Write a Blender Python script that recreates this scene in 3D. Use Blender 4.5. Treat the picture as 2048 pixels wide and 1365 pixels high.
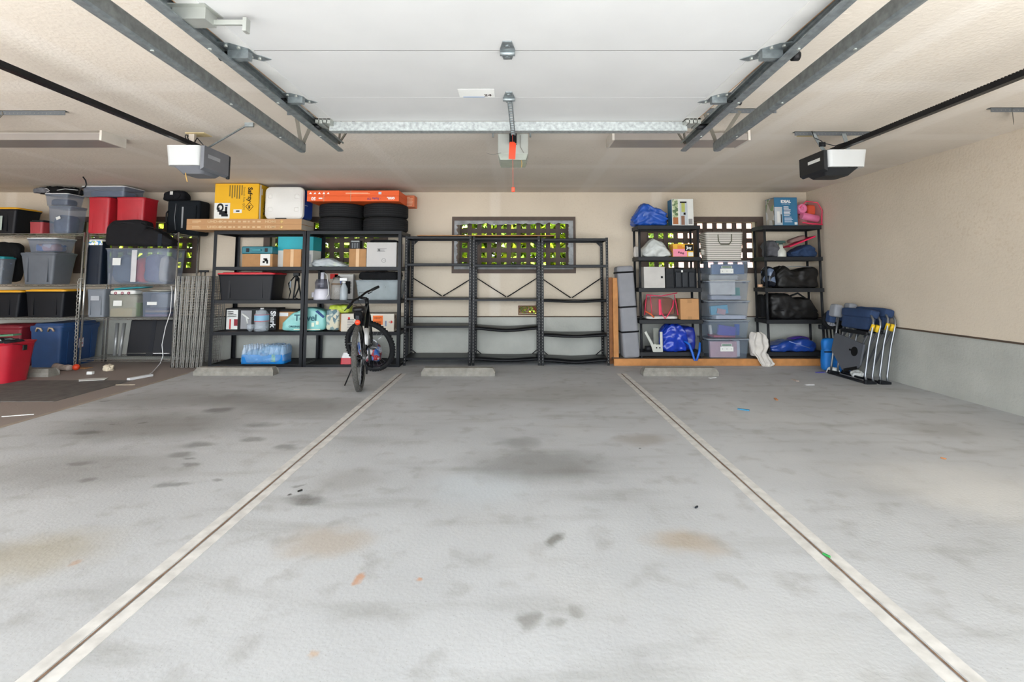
import bpy, bmesh, math, random
from math import radians as R, sin, cos, pi
from mathutils import Vector as V, Matrix, noise

for o in list(bpy.data.objects): bpy.data.objects.remove(o)
S = bpy.context.scene
COL = S.collection
rnd = random.Random(11)

# ------------------------------------------------------------------ camera
F, TH, CX, H = 1000.0, R(4.5), 1030.0, 1.2
CY = 557.0 - F*math.tan(TH)
cam_d = bpy.data.cameras.new('camera'); cam = bpy.data.objects.new('camera', cam_d); COL.objects.link(cam)
cam.location = (0, 0, H); cam.rotation_euler = (pi/2+TH, 0, 0)
cam_d.sensor_width = 36; cam_d.lens = F/2048*36
cam_d.shift_x = -(CX-1024)/2048; cam_d.shift_y = -(682.5-CY)/2048
cam_d.clip_start = .05; cam_d.clip_end = 200
S.camera = cam
# ------------------------------------------------------------------ light
w = bpy.data.worlds.new('sky'); S.world = w; w.use_nodes = True
nt = w.node_tree; bg = nt.nodes['Background']
sky = nt.nodes.new('ShaderNodeTexSky'); sky.sky_type = 'HOSEK_WILKIE'; sky.turbidity = 7; sky.ground_albedo = .6
sky.sun_direction = (.35, -.5, .85)
mx = nt.nodes.new('ShaderNodeMix'); mx.data_type = 'RGBA'; mx.inputs[0].default_value = .72
mx.inputs[7].default_value = (.87, .945, 1.0, 1)
nt.links.new(sky.outputs[0], mx.inputs[6])
# hazy bright horizon, softer overhead
tcw = nt.nodes.new('ShaderNodeTexCoord'); sxw = nt.nodes.new('ShaderNodeSeparateXYZ'); nt.links.new(tcw.outputs['Generated'], sxw.inputs[0])
mrw = nt.nodes.new('ShaderNodeMapRange'); mrw.interpolation_type = 'SMOOTHSTEP'
for i_, v_ in enumerate((.02, .5, 5.9, 1.9)): mrw.inputs[i_+1].default_value = v_
nt.links.new(sxw.outputs[2], mrw.inputs[0]); nt.links.new(mx.outputs[2], bg.inputs[0]); nt.links.new(mrw.outputs[0], bg.inputs[1])
sun_d = bpy.data.lights.new('sun', 'SUN'); sun_d.energy = 15.0; sun_d.angle = R(2); sun_d.color = (1, .975, .94)
sun = bpy.data.objects.new('sun', sun_d); COL.objects.link(sun)
sun.rotation_euler = V((-.35, .5, -1.5)).to_track_quat('-Z', 'Y').to_euler()
S.view_settings.view_transform = 'Standard'; S.view_settings.look = 'None'
S.view_settings.gamma = 1; S.view_settings.use_curve_mapping = False
S.view_settings.exposure = 0.9

# ------------------------------------------------------------------ where a photo pixel lies in the room
def ray(px, py):
    a = (px-CX)/F; b = (CY-py)/F
    return V((a, cos(TH)-b*sin(TH), sin(TH)+b*cos(TH)))
def at(px, py, Y):
    r = ray(px, py); t = Y/r.y
    return V((r.x*t, Y, H+r.z*t))
def fl(px, py, z=0.0):
    r = ray(px, py); t = (z-H)/r.z
    return V((r.x*t, r.y*t, z))
def xat(px, z, Y):
    return (px-CX)*(Y*cos(TH)+(z-H)*sin(TH))/F
def slot(px0, px1, pyt, zb, Y):           # centre x, width, height of something standing at zb whose front is at Y
    zt = at((px0+px1)/2, pyt, Y).z; zm = (zb+zt)/2
    a, b = xat(px0, zm, Y), xat(px1, zm, Y)
    return (a+b)/2, b-a, zt-zb

# ------------------------------------------------------------------ materials
def lin(h):
    if not isinstance(h, str): return tuple(h)+(1,)
    c = [int(h[i:i+2], 16)/255 for i in (0, 2, 4)]
    return tuple((x/12.92 if x <= .04045 else ((x+.055)/1.055)**2.4) for x in c)+(1,)
MATS = {}
def mat(name, h, rough=.6, metal=0, var=.08, sc=6, bump=0, bsc=60, spec=.5):
    if name in MATS: return MATS[name]
    m = bpy.data.materials.new(name); m.use_nodes = True; n = m.node_tree.nodes; l = m.node_tree.links
    p = n['Principled BSDF']; c = lin(h)
    if max(c[:3]) < .075: c = tuple(k_*.36 for k_ in c[:3])+(1,); spec = min(spec, .3)
    p.inputs['Roughness'].default_value = rough; p.inputs['Metallic'].default_value = metal
    p.inputs['Specular IOR Level'].default_value = spec
    tc = n.new('ShaderNodeTexCoord'); ns = n.new('ShaderNodeTexNoise'); ns.inputs['Scale'].default_value = sc
    ns.inputs['Detail'].default_value = 4
    l.new(tc.outputs['Object'], ns.inputs['Vector'])
    mr = n.new('ShaderNodeMapRange'); mr.inputs[1].default_value = .3; mr.inputs[2].default_value = .7
    mr.inputs[3].default_value = 1-var; mr.inputs[4].default_value = 1+var
    l.new(ns.outputs[0], mr.inputs[0])
    vm = n.new('ShaderNodeVectorMath'); vm.operation = 'SCALE'; vm.inputs[0].default_value = c[:3]
    l.new(mr.outputs[0], vm.inputs['Scale']); l.new(vm.outputs[0], p.inputs['Base Color'])
    if bump:
        n2 = n.new('ShaderNodeTexNoise'); n2.inputs['Scale'].default_value = bsc; l.new(tc.outputs['Object'], n2.inputs['Vector'])
        b = n.new('ShaderNodeBump'); b.inputs['Strength'].default_value = bump; b.inputs['Distance'].default_value = .01
        l.new(n2.outputs[0], b.inputs['Height']); l.new(b.outputs[0], p.inputs['Normal'])
    MATS[name] = m; return m
def clear(name, h, fac=.35, rough=.2):
    if name in MATS: return MATS[name]
    m = bpy.data.materials.new(name); m.use_nodes = True; n = m.node_tree.nodes; l = m.node_tree.links
    p = n['Principled BSDF']; p.inputs['Base Color'].default_value = lin(h); p.inputs['Roughness'].default_value = rough
    t = n.new('ShaderNodeBsdfTransparent'); t.inputs[0].default_value = (.97, .98, 1, 1)
    x = n.new('ShaderNodeMixShader')
    tc = n.new('ShaderNodeTexCoord'); ns = n.new('ShaderNodeTexNoise'); ns.inputs['Scale'].default_value = 9
    l.new(tc.outputs['Object'], ns.inputs['Vector'])
    mr = n.new('ShaderNodeMapRange'); mr.inputs[3].default_value = fac*.8; mr.inputs[4].default_value = fac*1.2
    l.new(ns.outputs[0], mr.inputs[0]); l.new(mr.outputs[0], x.inputs[0])
    l.new(t.outputs[0], x.inputs[1]); l.new(p.outputs[0], x.inputs[2]); l.new(x.outputs[0], n['Material Output'].inputs[0])
    MATS[name] = m; return m
def stripes(name, h1, h2, axis, pitch, duty, rough=.7, zig=False):
    if name in MATS: return MATS[name]
    m = mat(name, h1, rough); n = m.node_tree.nodes; l = m.node_tree.links; p = n['Principled BSDF']
    tc = n.new('ShaderNodeTexCoord'); sx = n.new('ShaderNodeSeparateXYZ'); l.new(tc.outputs['Object'], sx.inputs[0])
    a = n.new('ShaderNodeMath'); a.operation = 'MULTIPLY'; a.inputs[1].default_value = 1/pitch; l.new(sx.outputs[axis], a.inputs[0])
    f = n.new('ShaderNodeMath'); f.operation = 'FRACT'; l.new(a.outputs[0], f.inputs[0])
    g = n.new('ShaderNodeMath'); g.operation = 'LESS_THAN'; g.inputs[1].default_value = duty; l.new(f.outputs[0], g.inputs[0])
    mxn = n.new('ShaderNodeMix'); mxn.data_type = 'RGBA'; mxn.inputs[6].default_value = lin(h1); mxn.inputs[7].default_value = lin(h2)
    l.new(g.outputs[0], mxn.inputs[0]); l.new(mxn.outputs[2], p.inputs['Base Color'])
    return m
def patches(name, cols, sc=8, rough=.7):
    if name in MATS: return MATS[name]
    m = mat(name, cols[0], rough); n = m.node_tree.nodes; l = m.node_tree.links; p = n['Principled BSDF']
    tc = n.new('ShaderNodeTexCoord'); vo = n.new('ShaderNodeTexVoronoi'); vo.inputs['Scale'].default_value = sc
    l.new(tc.outputs['Object'], vo.inputs['Vector'])
    cr = n.new('ShaderNodeValToRGB'); cr.color_ramp.interpolation = 'CONSTANT'
    sx = n.new('ShaderNodeSeparateColor'); l.new(vo.outputs['Color'], sx.inputs[0]); l.new(sx.outputs[0], cr.inputs[0])
    e = cr.color_ramp.elements
    while len(e) < len(cols): e.new(.5)
    for i, c in enumerate(cols): e[i].position = i/len(cols); e[i].color = lin(c)
    l.new(cr.outputs[0], p.inputs['Base Color']); return m

blackmetal = mat('black_metal', '2a2c32', .42, .3, .15, 20)
galv = mat('galvanised_steel', '8f9698', .42, .7, .22, 30, .05)
galvbeam = mat('spangled_galvanised_steel', 'a2a6a5', .5, .5, .28, 45)
chrome = mat('chrome_wire', 'b9b9b6', .25, .85, .1)
blackpl = mat('black_plastic', '2b2d33', .5, 0, .12)
darkpl = mat('charcoal_resin', '3b3d42', .55, 0, .1)
card = mat('cardboard', 'a67c52', .85, 0, .08, 12)
cardtan = mat('light_cardboard', 'b8895c', .85, 0, .06, 12)
tape = mat('parcel_tape', 'c79d6b', .35)
white = mat('white_plastic', 'd8d8d8', .45, 0, .04)
paper = mat('white_paper', 'dcdcd8', .8, 0, .05)
ink = mat('black_ink', '1c1c1e', .7)
inkred = mat('red_ink', 'c22a25', .7)
inkwhite = mat('white_ink', 'e8e8e8', .7)
inkblue = mat('blue_ink', '1e3f74', .7)
inkpale = mat('pale_print', 'cdb08a', .8)
redpl = mat('red_plastic', 'b3202e', .4, 0, .1)
redbright = mat('bright_red_plastic', 'b51f30', .33, 0, .08)
bluepl = mat('navy_plastic', '21416e', .4, 0, .1)
greypl = mat('grey_plastic', '5f646c', .45, 0, .08)
yellowpl = mat('yellow_plastic', 'e0a21c', .5, 0, .06)
tealpl = mat('teal_plastic', '12818a', .5, 0, .08)
blackcloth = mat('black_fabric', '1b1c20', .9, 0, .25, 14, .4, 120)
navycloth = mat('navy_fabric', '1d3355', .85, 0, .2, 14, .3, 120)
greycloth = mat('grey_fabric', '55555a', .9, 0, .2, 14, .3, 120)
whitecloth = mat('white_cloth', 'cfc9c2', .9, 0, .08, 10, .4, 60)
concrete = mat('cast_concrete', '8b877f', .9, 0, .18, 14, .5, 70)
wood = mat('new_lumber', 'b97f48', .7, 0, .18, 9)
rubber = mat('tyre_rubber', '303134', .8, 0, .12, 30)
rubbergrey = mat('dusty_tyre_rubber', '55534f', .9, 0, .2, 30, .6, 120)
clearpl = clear('clear_plastic', '8d97a8', .25)
clearrim = clear('clear_rim_plastic', 'a3abb5', .6)
clearbag = clear('clear_bag', 'd0d6da', .55)
glass = clear('clear_glass', 'cfd6da', .2, .05)
silver = mat('silver_tube', '8c8f93', .35, .8, .05)

# ------------------------------------------------------------------ mesh builder
class MB:
    def __init__(s): s.bm = bmesh.new(); s.mi = 0; s.auto = False
    def _add(s, vs, fs, M=None, smooth=False):
        bv = [s.bm.verts.new(M @ V(v) if M else V(v)) for v in vs]
        for f in fs:
            try:
                q = s.bm.faces.new([bv[i] for i in f]); q.smooth = smooth; q.material_index = s.mi
            except ValueError: pass
        return bv
    def box(s, x0, x1, y0, y1, z0, z1, M=None):
        s._add([(x, y, z) for x in (x0, x1) for y in (y0, y1) for z in (z0, z1)],
               [(0,1,3,2),(4,6,7,5),(0,4,5,1),(2,3,7,6),(0,2,6,4),(1,5,7,3)], M); return s
    def bbox(s, x0, x1, y0, y1, z0, z1, b=.006, M=None, seg=2):
        t = bmesh.new(); bmesh.ops.create_cube(t, size=1)
        for v in t.verts: v.co = V(((x0+x1)/2+v.co.x*(x1-x0), (y0+y1)/2+v.co.y*(y1-y0), (z0+z1)/2+v.co.z*(z1-z0)))
        b = min(b, (x1-x0)*.45, (y1-y0)*.45, (z1-z0)*.45)
        bmesh.ops.bevel(t, geom=list(t.edges), offset=b, segments=seg, affect='EDGES', profile=.5)
        s.join(t, M); return s
    def join(s, t, M=None, smooth=False):
        t.verts.index_update(); bv = [s.bm.verts.new(M @ v.co if M else v.co) for v in t.verts]
        for f in t.faces:
            q = s.bm.faces.new([bv[v.index] for v in f.verts]); q.smooth = f.smooth or smooth; q.material_index = s.mi
        t.free()
    def taper(s, w0, d0, w1, d1, z0, z1, b=.0, M=None, cx=0, cy=0):   # bottom w0 x d0, top w1 x d1, corners rounded by b
        s.auto = b > 0
        def ring(w, d, z):
            r = min(b, w/2.1, d/2.1); o = []
            if r <= 0: return [(cx-w/2, cy-d/2, z), (cx+w/2, cy-d/2, z), (cx+w/2, cy+d/2, z), (cx-w/2, cy+d/2, z)]
            for sx, sy, a0 in ((-1,-1,pi), (1,-1,1.5*pi), (1,1,0), (-1,1,.5*pi)):
                for k in range(5):
                    a = a0+k*pi/8; o.append((cx+sx*(w/2-r)+r*cos(a), cy+sy*(d/2-r)+r*sin(a), z))
            return o
        A, B = ring(w0, d0, z0), ring(w1, d1, z1); n = len(A)
        s._add(A+B, [tuple(range(n-1, -1, -1)), tuple(range(n, 2*n))]+[(i, (i+1) % n, n+(i+1) % n, n+i) for i in range(n)], M); return s
    def shell(s, w0, d0, w1, d1, z0, z1, b=.03, t=.004, M=None):      # open-top tub
        s.auto = True
        def ring(w, d, z):
            r = min(b, w/2.1, d/2.1); o = []
            for sx, sy, a0 in ((-1,-1,pi), (1,-1,1.5*pi), (1,1,0), (-1,1,.5*pi)):
                for k in range(5):
                    a = a0+k*pi/8; o.append((sx*(w/2-r)+r*cos(a), sy*(d/2-r)+r*sin(a), z))
            return o
        A, B = ring(w0, d0, z0), ring(w1, d1, z1); C, D = ring(w0-2*t, d0-2*t, z0+t), ring(w1-2*t, d1-2*t, z1); n = len(A)
        fs = [tuple(range(n-1, -1, -1)), tuple(2*n+i for i in range(n))]
        for i in range(n):
            j = (i+1) % n
            fs += [(i, j, n+j, n+i), (2*n+j, 2*n+i, 3*n+i, 3*n+j), (n+i, n+j, 3*n+j, 3*n+i)]
        s._add(A+B+C+D, fs, M); return s
    def cyl(s, p0, p1, r, n=10, r2=None, M=None):
        p0, p1 = V(p0), V(p1); r2 = r if r2 is None else r2; d = (p1-p0).normalized()
        u = d.orthogonal().normalized(); v = d.cross(u)
        vs = [p0+(u*cos(2*pi*i/n)+v*sin(2*pi*i/n))*r for i in range(n)]+[p1+(u*cos(2*pi*i/n)+v*sin(2*pi*i/n))*r2 for i in range(n)]
        bv = s._add(vs, [(i, (i+1) % n, n+(i+1) % n, n+i) for i in range(n)], M, n > 6)
        for q in (bv[:n][::-1], bv[n:]):
            try: s.bm.faces.new(q)
            except ValueError: pass
        return s
    def tube(s, pts, r, n=8, M=None, close=False):
        pts = [V(p) for p in pts]; N = len(pts); rings = []; u = None
        for i, p in enumerate(pts):
            if close: d = (pts[(i+1) % N]-pts[i-1])
            else: d = pts[min(i+1, N-1)]-pts[max(i-1, 0)]
            d = d.normalized() if d.length > 1e-9 else V((0,0,1))
            u = d.orthogonal().normalized() if u is None else (u-d*u.dot(d)).normalized()
            v = d.cross(u); rr = r[i] if isinstance(r, (list, tuple)) else r
            rings.append([p+(u*cos(2*pi*k/n)+v*sin(2*pi*k/n))*rr for k in range(n)])
        vs = [q for g in rings for q in g]; fs = []
        for i in range(N if close else N-1):
            j = (i+1) % N
            fs += [(i*n+k, i*n+(k+1) % n, j*n+(k+1) % n, j*n+k) for k in range(n)]
        if not close: fs += [tuple(range(n-1, -1, -1)), tuple((N-1)*n+k for k in range(n))]
        s._add(vs, fs, M, True); return s
    def lathe(s, prof, n=24, M=None, smooth=True):
        vs = [(r*cos(2*pi*k/n), r*sin(2*pi*k/n), z) for r, z in prof for k in range(n)]; m = len(prof)
        fs = [(i*n+k, i*n+(k+1) % n, (i+1)*n+(k+1) % n, (i+1)*n+k) for i in range(m-1) for k in range(n)]
        opn = m > 2 and prof[0] != prof[-1]
        if opn and prof[0][0] > 1e-5: fs.append(tuple(range(n-1, -1, -1)))
        if opn and prof[-1][0] > 1e-5: fs.append(tuple((m-1)*n+k for k in range(n)))
        s._add(vs, fs, M, smooth); return s
    def torus(s, R0, r, n=40, m=10, M=None, sq=1.0):
        vs = []; fs = []
        for i in range(n):
            a = 2*pi*i/n
            for k in range(m):
                b = 2*pi*k/m; c_, s_ = cos(b), sin(b)
                vs.append(((R0+r*c_)*cos(a), (R0+r*c_)*sin(a), r*s_*sq))
        for i in range(n):
            for k in range(m):
                fs.append((i*m+k, ((i+1) % n)*m+k, ((i+1) % n)*m+(k+1) % m, i*m+(k+1) % m))
        s._add(vs, fs, M, True); return s
    def prism(s, pts, y0, y1, M=None):       # outline in x,z extruded along y
        n = len(pts); vs = [(x, y0, z) for x, z in pts]+[(x, y1, z) for x, z in pts]
        s._add(vs, [tuple(range(n)), tuple(range(2*n-1, n-1, -1))]+[(i, n+i, n+(i+1) % n, (i+1) % n) for i in range(n)], M); return s
    def quad(s, a, b, c, d): s._add([a, b, c, d], [(0,1,2,3)]); return s
    def blob(s, w, d, h, seed=0, amp=.02, fr=6, e=3.5, n=14, M=None, ridge=False, prof=None, cx=0, cy=0, z0=0):
        t = bmesh.new(); bmesh.ops.create_cube(t, size=2); bmesh.ops.subdivide_edges(t, edges=list(t.edges), cuts=n, use_grid_fill=True)
        for v in t.verts:
            p = v.co; ez = e if p.z > 0 else max(7, e); ea = e+.8; k = ((abs(p.x)**ea+abs(p.y)**ea)**(ez/ea)+abs(p.z)**ez)**(1/ez); p = p/k
            q = V((p.x*w/2, p.y*d/2, p.z*h/2)); m_ = noise.noise(q*fr+V((seed*3.1, seed*1.7, seed)))
            m2 = noise.noise(q*fr*2.7+V((seed, 5, seed*2.2)))
            g = (1-abs(m_)*2.2 if ridge else m_)*amp+m2*amp*.45
            q = q*(1-amp*.8/max(.05, min(w, d, h)))+p.normalized()*g
            if prof:
                u_ = max(-1, min(1, q.x/(w/2)))
                for (ua, fa), (ub, fb_) in zip(prof, prof[1:]):
                    if u_ <= ub or (ub, fb_) == prof[-1]:
                        f_ = (u_-ua)/(ub-ua); f_ = f_*f_*(3-2*f_) if 0 <= f_ <= 1 else f_; q.z = -h/2+(q.z+h/2)*(fa+(fb_-fa)*f_); break
            v.co = V((cx+q.x, cy+q.y, z0+max(0, q.z+h/2)))
            
        for f in t.faces: f.smooth = True
        s.join(t, M); return s
    def build(s, name, m, parent=None, loc=None, rot=None):
        bmesh.ops.recalc_face_normals(s.bm, faces=s.bm.faces)
        if s.auto:
            for e_ in s.bm.edges:
                lf = e_.link_faces
                if len(lf) == 2 and not (lf[0].smooth and lf[1].smooth) and lf[0].normal.angle(lf[1].normal, 3) > .6: e_.smooth = False
            for f_ in s.bm.faces: f_.smooth = True
        me = bpy.data.meshes.new(name); s.bm.to_mesh(me); s.bm.free(); [me.materials.append(k_) for k_ in (m if isinstance(m, (list, tuple)) else [m])]
        o = bpy.data.objects.new(name, me); COL.objects.link(o)
        if parent: o.parent = parent
        if loc: o.location = loc
        if rot: o.rotation_euler = rot
        return o
def T(x, y, z): return Matrix.Translation((x, y, z))
def RX(a): return Matrix.Rotation(a, 4, 'X')
def RY(a): return Matrix.Rotation(a, 4, 'Y')
def RZ(a): return Matrix.Rotation(a, 4, 'Z')
def tag(o, label, cat, group=None, kind=None):
    o['label'] = label; o['category'] = cat
    if group: o['group'] = group
    if kind: o['kind'] = kind
    return o
def thing(name, label, cat, loc=(0,0,0), rz=0, group=None, rot=None):
    o = bpy.data.objects.new(name, None); COL.objects.link(o); o.empty_display_size = .1
    o.location = loc; o.rotation_euler = rot or (0, 0, rz); return tag(o, label, cat, group)
def struct(o, label=None):
    o['kind'] = 'structure'
    if label: o['label'] = label
    return o
def recentre(o):         # puts the origin of a single-mesh thing at its base
    me = o.data; xs = [v.co for v in me.vertices]
    c = V(((min(p.x for p in xs)+max(p.x for p in xs))/2, (min(p.y for p in xs)+max(p.y for p in xs))/2, min(p.z for p in xs)))
    me.transform(Matrix.Translation(-c)); o.location = c; return o
def dup(root, loc, label, rz=None, rot=None):
    r = root.copy(); COL.objects.link(r); r.location = loc; r['label'] = label
    if rz is not None: r.rotation_euler = (0, 0, rz)
    if rot is not None: r.rotation_euler = rot
    for ch in list(root.children):
        c = ch.copy(); COL.objects.link(c); c.parent = r
        for g in list(ch.children):
            d = g.copy(); COL.objects.link(d); d.parent = c
    return r
def text(s, size, m, parent, loc, rot=(pi/2, 0, 0), name='lettering', bold=0, align='CENTER', sx=1, shear=0):
    cu = bpy.data.curves.new('t', 'FONT'); cu.body = s; cu.size = size; cu.extrude = .0006; cu.offset = bold
    cu.align_x = align; cu.align_y = 'CENTER'; cu.shear = shear
    o = bpy.data.objects.new('t', cu); COL.objects.link(o)
    me = bpy.data.meshes.new_from_object(o.evaluated_get(bpy.context.evaluated_depsgraph_get()))
    bpy.data.objects.remove(o); me.materials.clear(); me.materials.append(m)
    q = bpy.data.objects.new(name, me); COL.objects.link(q); q.parent = parent; q.location = loc; q.rotation_euler = rot; q.scale = (sx, 1, 1)
    return q
def patch(parent, x0, x1, z0, z1, y, m, name='printed_label', t=.0015, label=None):
    o = MB().box(x0, x1, y-t, y, z0, z1).build(name, m, parent)
    if label: o['label'] = label
    return o

# ================================================================== SETTING
YW, XR, XL, YF0, ZC = 7.5, 4.41, -9.0, -.25, 2.5
# window openings in the back wall: px ranges at the wall plane
WIN = [(152, 400), (528, 776), (904, 1151), (1281, 1527)]
wz1, wz0 = at(1030, 434, YW).z, at(1030, 547, YW).z
wx = [(xat(a, (wz0+wz1)/2, YW), xat(b, (wz0+wz1)/2, YW)) for a, b in WIN]
vx0, vx1 = xat(1038, .8, YW), xat(1086, .8, YW); vz1, vz0 = at(1060, 613, YW).z, at(1060, 629, YW).z
zL = at(1030, 633, YW).z      # top of the concrete stem wall

def surface(name, h, var, sc, bsc, bump, extra=None, rough=.9, dots=None):
    m = mat(name, h, rough, 0, var, sc, bump, bsc, .25)
    return m
def plaster(name, h, bandx=None, bandy=None):
    m = mat(name, h, .92, 0, .05, 1.3, .28, 45, .2); n = m.node_tree.nodes; l = m.node_tree.links; p = n['Principled BSDF']
    src = p.inputs['Base Color'].links[0].from_socket
    tc = n.new('ShaderNodeTexCoord')
    n3 = n.new('ShaderNodeTexNoise'); n3.inputs['Scale'].default_value = 38; n3.inputs['Detail'].default_value = 3; l.new(tc.outputs['Object'], n3.inputs['Vector'])
    n4 = n.new('ShaderNodeTexNoise'); n4.inputs['Scale'].default_value = .8; l.new(tc.outputs['Object'], n4.inputs['Vector'])
    mr = n.new('ShaderNodeMapRange'); mr.inputs[1].default_value = .54; mr.inputs[2].default_value = .66; l.new(n3.outputs[0], mr.inputs[0])
    mr4 = n.new('ShaderNodeMapRange'); mr4.inputs[1].default_value = .4; mr4.inputs[2].default_value = .7; mr4.inputs[4].default_value = .32; l.new(n4.outputs[0], mr4.inputs[0])
    mu = n.new('ShaderNodeMath'); mu.operation = 'MULTIPLY'; l.new(mr.outputs[0], mu.inputs[0]); l.new(mr4.outputs[0], mu.inputs[1])
    x1 = n.new('ShaderNodeMix'); x1.data_type = 'RGBA'; x1.blend_type = 'MULTIPLY'; x1.inputs[7].default_value = (.78, .7, .6, 1)
    l.new(mu.outputs[0], x1.inputs[0]); l.new(src, x1.inputs[6]); out = x1.outputs[2]
    sx = n.new('ShaderNodeSeparateXYZ'); l.new(tc.outputs['Object'], sx.inputs[0])
    for ax, (off, per, wd, st) in [(0, bandx or (0, 1.22, 0, 0)), (1, bandy or (0, 2.44, 0, 0))]:
        if not wd: continue
        a = n.new('ShaderNodeMath'); a.operation = 'ADD'; a.inputs[1].default_value = off+50*per; l.new(sx.outputs[ax], a.inputs[0])
        b = n.new('ShaderNodeMath'); b.operation = 'PINGPONG'; b.inputs[1].default_value = per/2; l.new(a.outputs[0], b.inputs[0])
        c = n.new('ShaderNodeMapRange'); c.inputs[1].default_value = wd*.55; c.inputs[2].default_value = wd; c.inputs[3].default_value = st; c.inputs[4].default_value = 0
        l.new(b.outputs[0], c.inputs[0])
        x2 = n.new('ShaderNodeMix'); x2.data_type = 'RGBA'; x2.inputs[7].default_value = lin('e6ded4'); l.new(c.outputs[0], x2.inputs[0]); l.new(out, x2.inputs[6]); out = x2.outputs[2]
    l.new(out, p.inputs['Base Color']); return m
wallm = plaster('sand_plaster', 'cdc0ae', (.3, 2.44, .1, .3))
ceilm = plaster('ceiling_texture', 'ddd3c6', (.2, 1.22, .1, .5), (.35, 1.22, .12, .5))
lowm = mat('grey_green_concrete', 'aeaea7', .9, 0, .12, 2.2, .4, 40, .2)

# floor with stains
fm = mat('stained_concrete_floor', 'bbbdbf', .75, 0, .09, 1.1, .15, 60, .3)
n = fm.node_tree.nodes; l = fm.node_tree.links; p = n['Principled BSDF']; out = p.inputs['Base Color'].links[0].from_socket
tc = n.new('ShaderNodeTexCoord')
def nz(scale, det=5, vec=None):
    q = n.new('ShaderNodeTexNoise'); q.inputs['Scale'].default_value = scale; q.inputs['Detail'].default_value = det
    l.new(vec or tc.outputs['Object'], q.inputs['Vector']); return q
def mixin(fac, col, blend='MIX'):
    global out
    x = n.new('ShaderNodeMix'); x.data_type = 'RGBA'; x.blend_type = blend; x.inputs[7].default_value = lin(col)
    l.new(fac, x.inputs[0]); l.new(out, x.inputs[6]); out = x.outputs[2]
def rng(src, a, b, c, d):
    q = n.new('ShaderNodeMapRange'); q.interpolation_type = 'SMOOTHSTEP'
    for i, v_ in enumerate((a, b, c, d)): q.inputs[i+1].default_value = v_
    l.new(src, q.inputs[0]); return q.outputs[0]
mp = n.new('ShaderNodeMapping'); mp.inputs['Scale'].default_value = (.5, 2.2, 1); l.new(tc.outputs['Object'], mp.inputs[0])
mixin(rng(nz(2.2, 10, mp.outputs[0]).outputs[0], .5, .78, 0, .5), '8f8e8a')
mixin(rng(nz(6, 10).outputs[0], .52, .72, 0, .4), '93918d')
mixin(rng(nz(.7, 4).outputs[0], .5, .75, 0, .5), 'c9c9c8')
mixin(rng(nz(140, 2).outputs[0], .62, .75, 0, .45), '8a8782')
wob = n.new('ShaderNodeVectorMath'); wob.operation = 'SCALE'; wob.inputs['Scale'].default_value = .22
nq = nz(5, 5); sb = n.new('ShaderNodeVectorMath'); sb.operation = 'SUBTRACT'; sb.inputs[1].default_value = (.5, .5, .5)
l.new(nq.outputs['Color'], sb.inputs[0]); l.new(sb.outputs[0], wob.inputs[0])
ad = n.new('ShaderNodeVectorMath'); l.new(tc.outputs['Object'], ad.inputs[0]); l.new(wob.outputs[0], ad.inputs[1])
STAINS = [(1075,930,.42,'74736f',.6,1.6), (1040,885,.2,'7b7a76',.5,1), (1107,1078,.09,'76756f',.8,.6), (1068,1236,.075,'7e7d78',.7,.7),
    (1147,1227,.05,'8a8984',.6,1), (1112,1255,.04,'8a8984',.6,1), (655,1085,.2,'ab9a84',.5,1.4), (1365,1085,.17,'ad9a80',.55,1.3), (80,1108,.3,'a59a80',.5,1.3),
    (960,975,.35,'c4ccd2',.45,1.2), (1900,965,.5,'cfcecb',.6,1.5), (2020,1010,.4,'d2d1ce',.5,1.4), (1285,880,.2,'8a7e70',.5,1.4), (1130,790,.6,'8d8a84',.4,1.5),
    (600,815,.5,'77746e',.5,1.8), (480,800,.4,'726f69',.5,1.6), (300,850,.6,'77746e',.6,1.8), (160,940,.5,'7d7a74',.45,1.8), (715,1160,.03,'c08a60',.7,1),
    (830,1160,.02,'c08a60',.7,1), (630,1310,.02,'c0a080',.6,1), (330,800,.6,'7b7771',.4,1.6), (700,960,.25,'908d88',.4,1.2), (1880,860,.3,'8d8a84',.35,1.4),
    (440,820,.12,'5d5b57',.6,1.5), (400,890,.1,'5d5b57',.5,1.5), (520,850,.12,'66645f',.5,1.5), (600,984,.02,'45423e',.9,1), (1280,897,.02,'45423e',.9,1),
    *[(rnd.uniform(130, 620), rnd.uniform(800, 1000), rnd.uniform(.03, .08), '5f5d58', .5, rnd.uniform(1.2, 2.4)) for _k in range(16)],
    (150,1130,.03,'b48a68',.5,1), (940,800,.5,'8b8680',.3,1.2), (1600,1350,.5,'c6c6c4',.3,1)]
for px, py, r_, c_, st, asp in STAINS:
    q = fl(px, py)
    m1 = n.new('ShaderNodeVectorMath'); m1.operation = 'SUBTRACT'; m1.inputs[1].default_value = q; l.new(ad.outputs[0], m1.inputs[0])
    m2 = n.new('ShaderNodeVectorMath'); m2.operation = 'MULTIPLY'; m2.inputs[1].default_value = (1/asp, 1, 0); l.new(m1.outputs[0], m2.inputs[0])
    m3 = n.new('ShaderNodeVectorMath'); m3.operation = 'LENGTH'; l.new(m2.outputs[0], m3.inputs[0])
    mixin(rng(m3.outputs['Value'], r_*.25, r_, st, 0), c_)
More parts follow.
